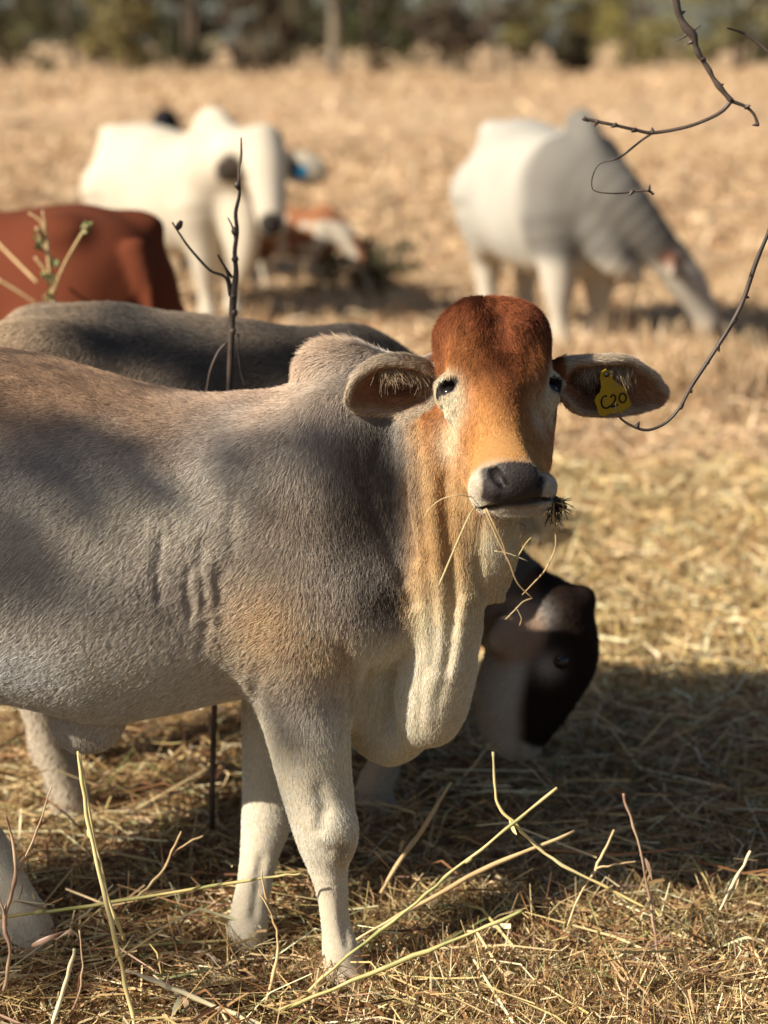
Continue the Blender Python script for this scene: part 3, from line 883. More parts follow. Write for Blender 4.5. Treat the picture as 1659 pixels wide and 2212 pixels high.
    c = lerp(c, (.10, .085, .07), sstep(p[:, 2], .045, .035) * 1.0)
    c *= (1 + .10 * N1 + .05 * N2)[:, None]
    return np.clip(c, .004, .9), dict(hw=hw * (1 - ear), pad=pad, lid=lid, mouth=mouth, ear=ear, inner=inner, tip=tip, z=h[:, 2], x=h[:, 0])

def flow(p, n, w):
    """direction the hair lies in, length, lift"""
    m = len(p)
    d = np.tile(np.array((-.75, 0, -.62)), (m, 1))
    d = lerp(d, (-1, 0, -.12), sstep(p[:, 2], P(0, 960, .1)[2], P(0, 830, .1)[2]) * sstep(p[:, 0], -.1, -.2))
    sh = sstep(p[:, 0], P(560, 1200, 0)[0], P(680, 1200, 0)[0])
    d = lerp(d, (-.25, 0, -1), sh)
    d = lerp(d, (-.85, 0, .15), blob(p, 700, 760, 90, 60) * .9)
    d = lerp(d, (.05, 0, -1), sstep(p[:, 2], .46, .36))
    L = np.full(m, .0130)
    L = L + .012 * blob(p, 720, 770, 110, 60)
    L = L * (1 - .42 * np.maximum(sstep(p[:, 2], .48, .36), sstep(p[:, 0], P(880, 1400, 0)[0], P(930, 1400, 0)[0]))) * (1 - .35 * sstep(p[:, 2], .25, .15))
    lift = np.full(m, .23) + .55 * blob(p, 715, 740, 100, 50)
    # face: down the nose and outwards, up over the crown
    hd = HFA[None, :] + HRT[None, :] * np.clip(w['x'] * 10, -.9, .9)[:, None]
    d = lerp(d, 0, w['hw']) + hd * w['hw'][:, None]
    Lh = .0075 + .0055 * sstep(w['z'], .06, -.03) - .0035 * sstep(w['z'], .13, .19)
    L = L * (1 - w['hw']) + Lh * w['hw']
    lift = lift * (1 - w['hw']) + .22 * w['hw']
    # ears: from root to tip
    eL = P(760, 872, .01) - P(930, 820, .05); eR = P(1430, 858, .1) - P(1220, 812, .05)
    e = np.where((p[:, 0] < P(1060, 800, 0)[0])[:, None], eL / np.linalg.norm(eL), eR / np.linalg.norm(eR))
    d = lerp(d, 0, w['ear']) + e * w['ear'][:, None]
    L = L * (1 - w['ear']) + .0085 * w['ear']
    lift = lift + .2 * w['ear']
    d = d - n * (d * n).sum(1)[:, None]
    d /= np.linalg.norm(d, axis=1)[:, None] + 1e-6
    return d, L, lift

calf = empty('calf', (0, 0.1, 0))
tag(calf, 'grey-brown calf with red crown and yellow ear tag looking at the camera', 'calf', 'calves and cattle in the paddock')
N_, A_, f_ = normals(CV, CF)
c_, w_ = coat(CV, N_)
skin = attr_mat('calf_skin', 'skin', .8, .15, rough_attr='wet')
body = mesh_obj('body', CV, CF, skin, calf)
under(body, calf)
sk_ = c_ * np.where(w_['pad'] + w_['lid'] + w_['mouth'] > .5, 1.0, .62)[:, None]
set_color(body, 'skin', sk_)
set_float(body, 'wet', np.clip(w_['pad'] * .85 + w_['mouth'], 0, 1))
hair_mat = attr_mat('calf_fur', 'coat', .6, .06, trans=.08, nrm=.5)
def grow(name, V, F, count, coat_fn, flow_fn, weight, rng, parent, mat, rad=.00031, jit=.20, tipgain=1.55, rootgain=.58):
    p, n = sample_surface(V, F, weight, count, rng)
    c, w = coat_fn(p, n)
    d, L, lift = flow_fn(p, n, w)
    cl = np.column_stack([noise(p, 85, s) for s in (31, 32, 33)]) * .17 + np.column_stack([noise(p, 30, s) for s in (34, 35, 36)]) * .15
    if w is not None:
        cl = cl * (1 + 1.3 * w['hw'] * sstep(w['z'], .10, .0))[:, None]
    d = d + cl + rng.normal(0, jit * .55, p.shape)
    d = d - n * (d * n).sum(1)[:, None]
    d /= np.linalg.norm(d, axis=1)[:, None] + 1e-6
    li = np.clip(lift + rng.normal(0, .07, len(p)) + .05 * noise(p, 60, 37), .04, 1.2)
    dr = d * np.cos(li)[:, None] + n * np.sin(li)[:, None]
    L = L * rng.uniform(.65, 1.25, len(p))
    val = np.clip(rng.normal(1, .22, len(p)) * (1 + .15 * noise(p, 120, 38)), .4, 1.8)[:, None]
    pale = .32 * sstep(c.max(1), .42, .12) * (0 if w is None else (1 - w['hw']))
    bend = -n * .10 * rng.uniform(.3, 1, len(p))[:, None] + rng.normal(0, .08, p.shape)
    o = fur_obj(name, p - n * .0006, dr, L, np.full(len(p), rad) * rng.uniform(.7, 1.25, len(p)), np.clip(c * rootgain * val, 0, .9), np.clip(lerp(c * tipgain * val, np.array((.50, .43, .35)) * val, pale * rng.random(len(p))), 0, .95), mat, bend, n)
    return under(o, parent)
dens = np.ones(len(CV))
dens *= np.where(CV[:, 1] > .20, .35, 1.0) * np.where(CV[:, 0] < -.66, .3, 1.0)
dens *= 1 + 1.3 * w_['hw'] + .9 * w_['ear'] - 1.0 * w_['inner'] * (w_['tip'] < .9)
dens *= np.where(w_['pad'] > .3, 0, 1) * np.where(w_['lid'] > .4, 0, 1) * np.where(w_['mouth'] > .6, 0, 1) * np.where(CV[:, 2] < .045, 0, 1)
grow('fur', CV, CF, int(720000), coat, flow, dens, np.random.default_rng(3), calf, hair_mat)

# longer tufts inside the ears
def ear_tufts():
    rng = np.random.default_rng(8)
    roots, dirs, L = [], [], []
    for rows, nr, pts in ((EAR_L, EARN_L, [(905, 774), (890, 769), (874, 766), (856, 767), (838, 774), (918, 788)]), (EAR_R, EARN_R, [(1268, 776), (1318, 772), (1345, 782)])):
        nr = np.asarray(nr) / np.linalg.norm(nr)
        for (u, v) in pts:
            y = np.interp(u, sorted(r[0] for r in rows), [r[2] for r in sorted(rows)])
            c = P(u, v + 8, y) + nr * .006
            k = int(150) + 1
            roots.append(c + rng.normal(0, .007, (k, 3)) * (1, .4, .5))
            sgn = -1 if rows is EAR_L else 1
            dd = np.array((sgn * .15 * -1, -.30, -1.0)) + rng.normal(0, .28, (k, 3))
            dirs.append(dd / np.linalg.norm(dd, axis=1)[:, None])
            L.append(rng.uniform(.012, .036, k))
    p = np.vstack(roots); d = np.vstack(dirs); L = np.concatenate(L)
    c = np.tile(np.array((.42, .31, .20)), (len(p), 1)) * rng.uniform(.6, 1.4, (len(p), 1))
    o = fur_obj('ear_hair', p, d, L, np.full(len(p), .00028), c * .7, np.clip(c * 1.3, 0, .95), hair_mat, rng.normal(0, .2, p.shape))
    under(o, calf)
ear_tufts()

# eyes, lashes
eye_m, nt, b = new_mat('eye_dark')
b.inputs['Base Color'].default_value = (.012, .008, .007, 1); b.inputs['Roughness'].default_value = .06; b.inputs['Specular IOR Level'].default_value = .6
def uv_ball(c, r, seg=24, rings=16):
    V, F = [], []
    for i in range(rings + 1):
        a = math.pi * i / rings
        for j in range(seg):
            w = 2 * math.pi * j / seg
            V.append((c[0] + r * math.sin(a) * math.cos(w), c[1] + r * math.sin(a) * math.sin(w), c[2] + r * math.cos(a)))
    for i in range(rings):
        for j in range(seg):
            F.append((i * seg + j, i * seg + (j + 1) % seg, (i + 1) * seg + (j + 1) % seg, (i + 1) * seg + j))
    return np.array(V), F
lash_m = flat_mat('lash_black', (.015, .012, .01), .6)
for e, sg in ((EYE_L, -1), (EYE_R, 1)):
    v, f = uv_ball(e + HRT * sg * .001 + HUP * -.002, .0165)
    o = under(mesh_obj('eye', v, f, eye_m), calf)
    rng = np.random.default_rng(4 + sg)
    k = 70
    t = rng.uniform(-1, 1, k)
    root = (e + HUP * .014 + HFA * -.008)[None, :] + HRT[None, :] * (t * .015)[:, None] + HUP[None, :] * (-.004 * t * t)[:, None] + HFA[None, :] * (.004 * t * t)[:, None]
    d = HUP[None, :] * .7 + HFA[None, :] * .35 + HRT[None, :] * (sg * .45 + t * .3)[:, None] + rng.normal(0, .12, (k, 3))
    d /= np.linalg.norm(d, axis=1)[:, None]
    cc = np.tile(np.array((.03, .022, .018)), (k, 1))
    under(fur_obj('eyelashes', root, d, rng.uniform(.010, .019, k), np.full(k, .0005), cc, cc, hair_mat, np.tile(HFA * -.2, (k, 1))), calf)

# whiskers on the lips and chin
def whiskers():
    rng = np.random.default_rng(14)
    k = 30
    u = rng.uniform(1050, 1190, k); v = rng.uniform(1096, 1114, k) - (u - 1040) * .10
    root = np.array([P(a, b, -.19) for a, b in zip(u, v)])
    d = np.column_stack([rng.normal(0, .35, k), rng.normal(-.25, .2, k), rng.uniform(-1, -.5, k)])
    d /= np.linalg.norm(d, axis=1)[:, None]
    cc = np.tile(np.array((.55, .45, .33)), (k, 1)) * rng.uniform(.4, 1.2, (k, 1))
    under(fur_obj('whiskers', root, d, rng.uniform(.006, .016, k), np.full(k, .0002), cc, cc, hair_mat, rng.normal(0, .15, (k, 3))), calf)
whiskers()
# ------------------------------------------------------------------ the other cattle
def cow_field(step, hump=.075, front=(0, 0), hind=(0, 0), neck=None, head=None, ears=None, dewlap=None, hz=1.0, ymax=.46, drop=0.0, legw=1.0, fat=0.0, fx=1.0):
    F = Field(axis((-.80, 1.15, step)), axis((-.46, ymax, step)), axis((-.03, 1.22, step)))
    F.loft_x([(-.66, 0, .66, .84, .06), (-.61, 0, .56, .95, .13), (-.52, 0, .48 - drop, 1.01, .175 + fat * .7), (-.38, 0, .46 - drop, 1.03, .20 + drop * .3 + fat), (-.2, 0, .435 - drop, 1.01, .215 + drop * .3 + fat), (0, 0, .425 - drop, .985, .22 + drop * .3 + fat), (.2 * fx, 0, .44 - drop, .985, .20 + drop * .2 + fat), (.36 * fx, 0, .47 - drop, .98 * hz, .165 + fat), (.46 * fx, 0, .55, .92 * hz, .11), (.50 * fx, 0, .62, .85 * hz, .05)], 0, 2.2)
    if hump > 0:
        F.chain([(.20, 0, .97), (.28, 0, 1.03), (.36, 0, 1.0), (.42, 0, .92)], [hump * .8, hump, hump * .95, hump * .8], .05, ((0, 1, 0), 1.2))
    for i, s in enumerate((-1, 1)):
        y = s * .115; o = front[i]
        F.ell((.28 * fx, s * .11, .76), (.12, .085, .21 - .08 * (fx < 1)), None, .05)
        F.chain([(.29 * fx, y, .62), (.31 * fx + o * .3, y, .45), (.315 + o * .6, y, .30), (.315 + o * .8, y, .17), (.32 + o, y, .08), (.335 + o, y, .03)], [.105 * legw, .07 * legw, .052 * legw, .032 * legw, .038 * legw, .042 * legw], .04)
        o = hind[i]; y = s * .12
        F.ell((-.46, s * .10, .74), (.16, .10, .23), None, .06)
        F.chain([(-.45, y, .66), (-.45 + o * .2, y, .50), (-.53 + o * .5, y, .37), (-.525 + o * .8, y, .2), (-.51 + o, y, .09), (-.495 + o, y, .03)], [.15 * legw, .105 * legw, .062 * legw, .036 * legw, .04 * legw, .044 * legw], .04)
        F.ell((-.50, s * .12, .975), (.06, .04, .03), None, .06)
    F.chain([(-.64, 0, .93), (-.69, 0, .80), (-.69, 0, .55), (-.685, 0, .36), (-.68, 0, .25)], [.035, .026, .02, .026, .008], .02)
    F.chain(neck[0], neck[1], .06)
    if dewlap: F.chain(dewlap[0], dewlap[1], .05, ((0, 1, 0), 1.5))
    F.chain(head[0], head[1], .03)
    for c, r, R in ears:
        F.ell(c, r, R, .012)
    return F
def frame(fw, upish):
    """columns: side, out, forward"""
    fw = np.asarray(fw, float); fw /= np.linalg.norm(fw)
    sd = np.cross(fw, upish); sd /= np.linalg.norm(sd)
    return np.column_stack([sd, np.cross(sd, fw), fw])
cow_mat = attr_mat('cow_hide', 'coat', .9, .03)
def place_cow(name, label, V, F, col, x, y, heading, scale, cat='cow', fine=True):
    t = tag(empty(name, (x, y, 0)), label, cat, 'calves and cattle in the paddock')
    t.rotation_euler = (0, 0, heading); t.scale = (scale,) * 3
    o = mesh_obj('body', V, F, cow_mat, t)
    set_color(o, 'coat', col)
    return t, o
GRAZE_NECK = ([(.36, 0, .80), (.52, 0, .70), (.66, 0, .56), (.74, 0, .46)], [.18, .145, .11, .09])
GRAZE_HEAD = ([(.75, 0, .44), (.80, 0, .34), (.845, 0, .22), (.875, 0, .13), (.885, 0, .09)], [.088, .085, .068, .056, .05])
def graze_ears(c=(.73, 0, .44)):
    out = []
    for s in (-1, 1):
        R = frame((-.15, s * .9, -.2), (0, 0, 1))
        out.append((np.array(c) + np.array((-.02, s * .13, -.01)), (.022, .042, .085), R))
    return out
DEW = ([(.44, 0, .58), (.56, 0, .52), (.66, 0, .44)], [.12, .07, .05])
def hooves(V, c):
    return lerp(c, (.06, .05, .045), sstep(V[:, 2], .05, .035))

# --- second calf, grazing right behind the first
def second_calf():
    OX, OY, SC = -.165, .70, .965
    def lo(u, v, y): return (P(u, v, y) - np.array((OX, OY, 0))) / SC
    neck = ([(.15, 0, .74), lo(930, 1170, .73), lo(1050, 1260, .71), lo(1150, 1315, .68)], [.165, .135, .10, .078])
    hp2 = [lo(1205, 1335, .65), lo(1210, 1410, .64), lo(1180, 1490, .62), lo(1140, 1560, .61), lo(1122, 1592, .61)]
    head = (hp2, [.070, .073, .066, .053, .048])
    ears = []
    for s in (-1, 1):
        R = frame((-.75, s * .75, -.15), (0, 0, 1))
        ears.append((lo(1105, 1362, .67 + s * .075), (.02, .040, .07), R))
    F = cow_field(.007, 0, (-.17, -.14), (.06, -.02), neck, head, ears, ([(.20, 0, .56), (.28, -.02, .48), (.36, -.04, .42)], [.10, .065, .045]), .93, fx=.70)
    F.ell((-.42, -.14, .945), (.07, .04, .05), None, .06)
    F.chain([lo(1140, 1390, .64), lo(1105, 1450, .63), lo(1085, 1520, .61), lo(1078, 1560, .61)], [.062, .062, .052, .04], .03)
    F.ell(lo(1190, 1282, .66), (.026, .03, .022), None, .02)
    F.ell(lo(1262, 1290, .66), (.024, .03, .024), None, .02)
    F.ell(lo(1218, 1412, .585), (.026, .018, .02), None, .015)
    F.cut([lo(1045, 1570, .57), lo(1085, 1566, .555), lo(1110, 1560, .555)], [.006, .006, .004], .006)
    V, Q = F.mesh(2)
    N, A, f = normals(V, Q)
    V = V + N * (noise(V, 12, 51) * .003)[:, None]
    def coat2(p, n):
        N1 = noise(p, 8, 61)
        c = np.tile(np.array((.33, .25, .175)), (len(p), 1))
        c = lerp(c, (.10, .085, .072), np.clip(sstep(p[:, 2] + .06 * N1, .90, 1.0) + noise(p, 5, 62), 0, 1))
        c = lerp(c, (.42, .30, .19), sstep(p[:, 0] + .08 * N1, -.34, -.55) * .8)  # sunlit rear painted as lighter tan
        c = lerp(c, (.070, .058, .048), sstep(p[:, 0] + .10 * N1, -.28, -.02) * .85)  # shadow over the front of the back painted in as dark
        c = lerp(c, (.50, .42, .32), sstep(p[:, 2] + .03 * N1, .46, .38))
        dh = np.full(len(p), 9.0); th = np.zeros(len(p))
        for i in range(len(hp2) - 1):
            d, t = seg_dist(p, hp2[i], hp2[i + 1])
            th = np.where(d < dh, (i + t) / 4, th); dh = np.minimum(d, dh)
        hd = sstep(dh, .115, .10) * sstep(p[:, 0], hp2[0][0] - .10, hp2[0][0] - .06)
        ax = hp2[0][None, :] * (1 - th[:, None]) + hp2[4][None, :] * th[:, None]
        back = p[:, 0] - ax[:, 0]
        c = lerp(c, (.020, .012, .009), hd)
        c = lerp(c, (.095, .048, .026), hd * sstep(back + .015 * N1, -.02, -.05))
        c = lerp(c, (.46, .42, .37), sstep(dh, .19, .16) * sstep(p[:, 2], lo(1100, 1370, .64)[2], lo(1100, 1420, .64)[2]) * sstep(p[:, 0], hp2[0][0] - .18, hp2[0][0] - .14) * sstep(th * .05 - back + .014 * N1, .045, .075))
        c = lerp(c, (.42, .38, .33), hd * sstep(th + .05 * N1, .88, .97))
        c = lerp(c, (.02, .016, .014), hd * sstep(th, .985, 1.0) * sstep(back, -.01, -.03))
        c = lerp(c, (.34, .30, .26), np.exp(-((np.linalg.norm(p - lo(1182, 1438, .57), axis=1)) / .026) ** 2) * .95)
        c = lerp(c, (.50, .46, .42), np.exp(-((np.linalg.norm(p - lo(1150, 1330, .58), axis=1)) / .032) ** 2) * .9)
        c = lerp(c, (.42, .28, .19), sstep(np.minimum(np.linalg.norm(p - ears[0][0], axis=1), np.linalg.norm(p - ears[1][0], axis=1)), .08, .05) * .8)
        return np.clip(hooves(p, c) * (1 + .12 * N1)[:, None], .004, .9), None
    c, _ = coat2(V, N)
    t, o = place_cow('calf', 'darker grey-brown calf grazing directly behind the front calf', V, Q, c * .8, OX, OY, 0.0, SC, 'calf')
    def flow2(p, n, w):
        d = np.tile(np.array((-.8, 0, -.5)), (len(p), 1))
        d = d - n * (d * n).sum(1)[:, None]
        return d / (np.linalg.norm(d, axis=1)[:, None] + 1e-6), np.full(len(p), .013), np.full(len(p), .25)
    p_w = np.where((V[:, 2] > .80) & (V[:, 1] < .1), 1.0, .22) * (V[:, 2] > .05)
    f = grow('fur', V, Q, int(130000), coat2, flow2, p_w, np.random.default_rng(17), t, hair_mat, rad=.00042)
    f.matrix_parent_inverse = Matrix.Identity(4)
    eye = mesh_obj('eye', *uv_ball(lo(1212, 1428, .572) , .016), eye_m, t)
second_calf()

def hide(V, base, seed, patches=()):
    N1 = noise(V, 6, seed)
    c = np.tile(np.array(base), (len(V), 1)) * (1 + .12 * N1)[:, None]
    for fn, col in patches:
        c = lerp(c, col, fn(V, N1))
    return np.clip(hooves(V, c), .004, .9)

# --- red-brown cow, seen from behind at the left
def red_cow():
    F = cow_field(.012, .05, (0, .05), (.02, -.05), GRAZE_NECK, GRAZE_HEAD, graze_ears(), DEW)
    F.cut([(-.70, -.035, .86), (-.665, -.035, .70), (-.62, -.02, .55)], [.014, .03, .04], .03)
    F.cut([(-.70, .035, .86), (-.665, .035, .70), (-.62, .02, .55)], [.014, .03, .04], .03)
    F.ell((-.50, -.17, .62), (.10, .05, .16), None, .05)
    F.cut([(-.30, -.24, .90), (-.28, -.26, .75), (-.30, -.25, .60)], [.02, .03, .025], .05)
    V, Q = F.mesh(1)
    c = hide(V, (.105, .030, .015), 71, [(lambda V, n: sstep(V[:, 2] + .05 * n, .98, 1.05) * .5, (.09, .03, .016))])
    place_cow('cow', 'red-brown cow seen from behind at the left edge, beyond the calves', V, Q, c, -1.06, 2.48, math.radians(132), 1.02)
red_cow()

# --- cream cow facing us, at the left
def cream_cow():
    a = math.radians(-48)
    fwd = np.array((math.sin(-a), -math.cos(a), 0))               # towards the viewer in the cow's own axes
    def loc(v):                                                   # world vector -> cow axes
        c, s = math.cos(-a), math.sin(-a)
        return np.array((v[0] * c - v[1] * s, v[0] * s + v[1] * c, v[2]))
    base = np.array((.69, .02, .95))
    face = loc((.05, -.28, -.36)); side = loc((1, .08, 0))
    neck = ([(.36, 0, .82), (.46, 0, .85), (.56, -.01, .88), (.64, 0, .91)], [.20, .18, .155, .125])
    head = ([base, base + face * .3, base + face * .65, base + face * .95, base + face * 1.05], [.108, .112, .090, .074, .064])
    ears = []
    R0 = frame(side, (0, 0, 1))
    for s in (-1, 1):
        R = frame(side * s + np.array((0, 0, -.22)), (0, 0, 1))
        c = base + face * .16 + side * s * .175 + np.array((0, 0, -.06))
        ears.append((c + side * s * (.02 if s > 0 else 0), (.032, .065, .10) if s < 0 else (.038, .085, .125), R))
    F = cow_field(.010, .10, (.05, -.03), (.0, .08), neck, head, ears, ([(.46, 0, .66), (.52, -.01, .54), (.54, -.02, .42), (.53, -.02, .33), (.50, -.02, .26)], [.16, .135, .105, .075, .045]), drop=.10, legw=1.3, fat=.05)
    V, Q = F.mesh(1)
    N, A, f = normals(V, Q)
    tow = loc((0, -1, -.1))
    nose = base + face * 1.02
    earc = [e[0] for e in ears]
    def p_in(V, n):
        d = np.minimum(np.linalg.norm(V - earc[0], axis=1), np.linalg.norm(V - (earc[1] - side * .055), axis=1) * 1.45)
        return sstep(d, .095, .065) * sstep(N @ tow, .1, .5) * .95
    c = hide(V, (.49, .43, .335), 73, [(p_in, (.035, .025, .02)), (lambda V, n: sstep(np.linalg.norm(V - (nose + tow * .04), axis=1), .075, .05), (.03, .025, .022)),
                                      (lambda V, n: sstep(V[:, 2], .07, .05), (.1, .08, .06))])
    t, o = place_cow('cow', 'cream-white humped cow with dark ears and a blue tag, facing us', V, Q, c, -1.09, 7.42, a, 1.0)
    for s in (-1, 1):
        mesh_obj('eye', *uv_ball(base + face * .38 + side * s * .085 + tow * .045, .017, 12, 8), eye_m, t)
    e = ears[1][0] + tow * .035 + side * -.01 + np.array((0, 0, -.01))
    w, h, d = side * .028, np.array((0, 0, .032)), tow * .004
    vs = [e + sx * w + sz * h + sd * d for sd in (-1, 1) for sz in (-1, 1) for sx in (-1, 1)]
    mesh_obj('ear_tag', vs, [(0, 1, 3, 2), (4, 6, 7, 5), (0, 4, 5, 1), (2, 3, 7, 6), (0, 2, 6, 4), (1, 5, 7, 3)], flat_mat('tag_blue', (.03, .30, .55), .5), t, False)
cream_cow()

# --- pale grey cow grazing, at the right
def grey_cow():
    neck = ([(.34, 0, .80), (.46, .08, .72), (.53, .20, .58), (.55, .31, .46)], [.18, .145, .11, .09])
    head = ([(.56, .34, .43), (.575, .41, .34), (.59, .48, .23), (.60, .52, .15), (.60, .53, .12)], [.088, .085, .066, .056, .05])
    ears = []
    for s in (-1, 1):
        R = frame((s * .9, -.25 * s - .2, -.25), (0, 0, 1))
        ears.append((np.array((.55, .31, .43)) + np.array((s * .13, -.03 * s, -.01)), (.024, .042, .080), R))
    F = cow_field(.011, .07, (.05, -.05), (.03, -.06), neck, head, ears, ([(.43, .02, .58), (.49, .08, .47), (.52, .17, .38)], [.13, .10, .06]), ymax=.68, drop=.11, legw=1.4, fat=.05)
    V, Q = F.mesh(1)
    def dark(V, n): return sstep(V[:, 0] + .05 * n, .14, .30) * sstep(V[:, 2], .40, .50) * .9
    c = hide(V, (.37, .345, .295), 75, [(dark, (.13, .12, .105)), (lambda V, n: sstep(np.minimum(*[np.linalg.norm(V - e[0], axis=1) for e in ears]), .10, .07) * .9, (.16, .07, .045)),
                                      (lambda V, n: sstep(V[:, 2], .46, .38) * sstep(V[:, 1], .34, .28), (.46, .41, .33)),
                                      (lambda V, n: sstep(V[:, 2] + .3 * n * .1, .44, .38) * sstep(V[:, 1], .30, .36), (.40, .36, .30)),
                                      (lambda V, n: sstep(np.linalg.norm(V - np.array((.60, .54, .10)), axis=1), .085, .06), (.07, .055, .05))])
    place_cow('cow', 'pale grey humped cow grazing with its head down at the right', V, Q, c, .83, 6.52, math.radians(-71), 1.05)
grey_cow()

# --- small brown and white calf beside the cream cow, and a black cow behind it
def small_calf():
    F = cow_field(.014, .02, (0, .04), (0, .04), GRAZE_NECK, GRAZE_HEAD, graze_ears(), None)
    V, Q = F.mesh(1)
    c = hide(V, (.27, .115, .055), 77, [(lambda V, n: sstep(n + noise(V, 3.2, 78), .1, .3), (.52, .45, .35)), (lambda V, n: sstep(V[:, 2], .42, .34), (.52, .45, .35))])
    place_cow('calf', 'small brown and white calf grazing behind the cream cow', V, Q, c, -.50, 8.3, math.radians(-20), .52, 'calf')
    F = cow_field(.016, .10, (0, .04), (0, .04), GRAZE_NECK, GRAZE_HEAD, graze_ears(), None)
    V, Q = F.mesh(1)
    c = hide(V, (.022, .020, .022), 79)
    place_cow('cow', 'black cow almost hidden behind the back of the cream cow', V, Q, c, -1.44, 9.1, math.radians(80), .93)
small_calf()
# ------------------------------------------------------------------ straw, stalks, weeds, twigs
straw_mat = attr_mat('straw', 'tone', .5, .4, trans=.12)
PAL = np.array([(.54, .37, .17), (.66, .50, .26), (.40, .24, .105), (.24, .115, .05), (.115, .052, .028), (.50, .39, .16), (.74, .62, .38), (.30, .19, .09), (.20, .22, .08)])
def straw_geo(rng, n, xr, yr, L, W, zs, pitch, up=0.0, taper=True, pal_w=None, mound=0.0, keep=None, pal=None):
    x = rng.uniform(*xr, n); y = rng.uniform(*yr, n)
    if keep is not None:
        k = keep(x, y, rng); x, y = x[k], y[k]; n = len(x)
    q = np.column_stack([x, y, np.zeros(n)])
    z = rng.exponential(zs, n) + mound * np.clip(.5 + noise(q, 4.5, 91) * .5 + noise(q, 13, 92) * .35, 0, 1.2)
    az = rng.uniform(0, 2 * math.pi, n)
    pt = rng.normal(0, pitch, n)
    if up:
        s = rng.random(n) < up
        pt = np.where(s, rng.uniform(.5, 1.35, n), pt)
    d = np.column_stack([np.cos(az) * np.cos(pt), np.sin(az) * np.cos(pt), np.sin(pt)])
    ln = rng.uniform(*L, n) * rng.uniform(.5, 1.0, n)
    sag = np.column_stack([rng.normal(0, .14, n), rng.normal(0, .14, n), rng.normal(-.02, .10, n)]) * ln[:, None]
    w = np.cross(d, rng.normal(size=(n, 3))); w /= np.linalg.norm(w, axis=1)[:, None] + 1e-9
    wd = rng.uniform(*W, n)[:, None]
    p0 = np.column_stack([x, y, z]) - d * ln[:, None] * (.5 if not up else .35)
    p0[:, 2] = np.maximum(p0[:, 2], rng.uniform(-.008, .004, n))
    p2 = p0 + d * ln[:, None]; p2[:, 2] = np.maximum(p2[:, 2], rng.uniform(-.004, .012, n))
    p1 = (p0 + p2) / 2 + sag; p1[:, 2] = np.maximum(p1[:, 2], .0)
    V = np.stack([p0 - w * wd, p0 + w * wd, p1 - w * wd, p1 + w * wd, p2 - w * wd * .45, p2 + w * wd * .45], 1).reshape(-1, 3)
    b = np.arange(n)[:, None] * 6
    F = np.stack([b + np.array([[0, 1, 3, 2]]), b + np.array([[2, 3, 5, 4]])], 1).reshape(-1, 4)
    pw = np.ones(len(PAL)) / len(PAL) if pal_w is None else np.asarray(pal_w) / np.sum(pal_w)
    c = np.clip(PAL[rng.choice(len(PAL), n, p=pw)] * rng.uniform(.8, 1.35, (n, 1)), 0, .82)
    if pal is not None:
        c = pal[rng.integers(0, len(pal), n)] * (rng.uniform(.92, 1.08, n) * (1 + .14 * noise(q, .35, 95)) * .93)[:, None]
    return V, F, np.repeat(c, 6, 0)
FARPAL = np.array([(.55, .38, .22), (.59, .42, .25), (.52, .335, .185), (.48, .305, .17), (.62, .475, .295), (.54, .385, .21)])
def stuff(name, label, parts):
    V, F, C, o = [], [], [], 0
    for v, f, c in parts:
        V.append(v); F.append(f + o); C.append(c); o += len(v)
    ob = mesh_obj(name, np.vstack(V), np.vstack(F), straw_mat, None, False)
    set_color(ob, 'tone', np.vstack(C))
    tag(ob, label, 'grass', kind='stuff')
rng = np.random.default_rng(101)
PW = [2.6, 2.0, 3, 3, 3, 1.3, 1.6, 2.2, .6]
near = [straw_geo(rng, int(105000), (-.95, .95), (-.62, 1.15), (.05, .17), (.0005, .0013), .009, .24, mound=.030, pal_w=PW),
        straw_geo(rng, int(26000), (-.95, .95), (-.62, 1.15), (.10, .32), (.0008, .0021), .014, .20, mound=.036, pal_w=PW),
        straw_geo(rng, int(9000), (-.95, .95), (-.62, 1.15), (.05, .13), (.0006, .0013), .006, .2, up=.9, mound=.02, pal_w=PW),
        straw_geo(rng, int(1200), (-.95, .95), (-.62, 1.15), (.02, .06), (.002, .0045), .02, .4, mound=.045, pal_w=[1, .5, 2, 3, 3, .5, .5, 2, .2])]
near += [straw_geo(rng, int(16000), (-.05, .75), (-.45, .28), (.04, .13), (.0006, .0014), .004, .2, up=.92, mound=.03, pal_w=[4, 4, 2, 1.5, .6, 2, 3, 1, .8]),
         straw_geo(rng, int(2200), (-.95, .95), (-.6, 1.0), (.15, .38), (.0010, .0024), .022, .20, mound=.035, pal_w=[3, 4, 2, 1.5, 1, 2, 4, 1, 1])]
stuff('straw_litter', 'mat of cut dry grass and straw under the front calf', near)
mid = [straw_geo(rng, int(60000), (-1.7, 1.7), (1.15, 3.6), (.05, .20), (.0015, .0035), .014, .25, mound=.04, pal_w=[4, 4, 2.5, 1.2, .6, 2.5, 3.5, 1.2, .3]),
       straw_geo(rng, int(14000), (-1.7, 1.7), (1.15, 3.6), (.06, .18), (.0012, .0028), .01, .2, up=.9, mound=.02, pal_w=[4, 4, 2.5, 1.2, .6, 2.5, 3.5, 1.2, .3])]
stuff('straw_litter', 'blurred straw-covered ground behind the two calves', mid)
def fr(x, y, r): return np.abs(x) < .30 * (y + 2.68) + .8
PWF = [5, 2.5, 4, 1.4, .5, 1, 1.6, 2, .3]
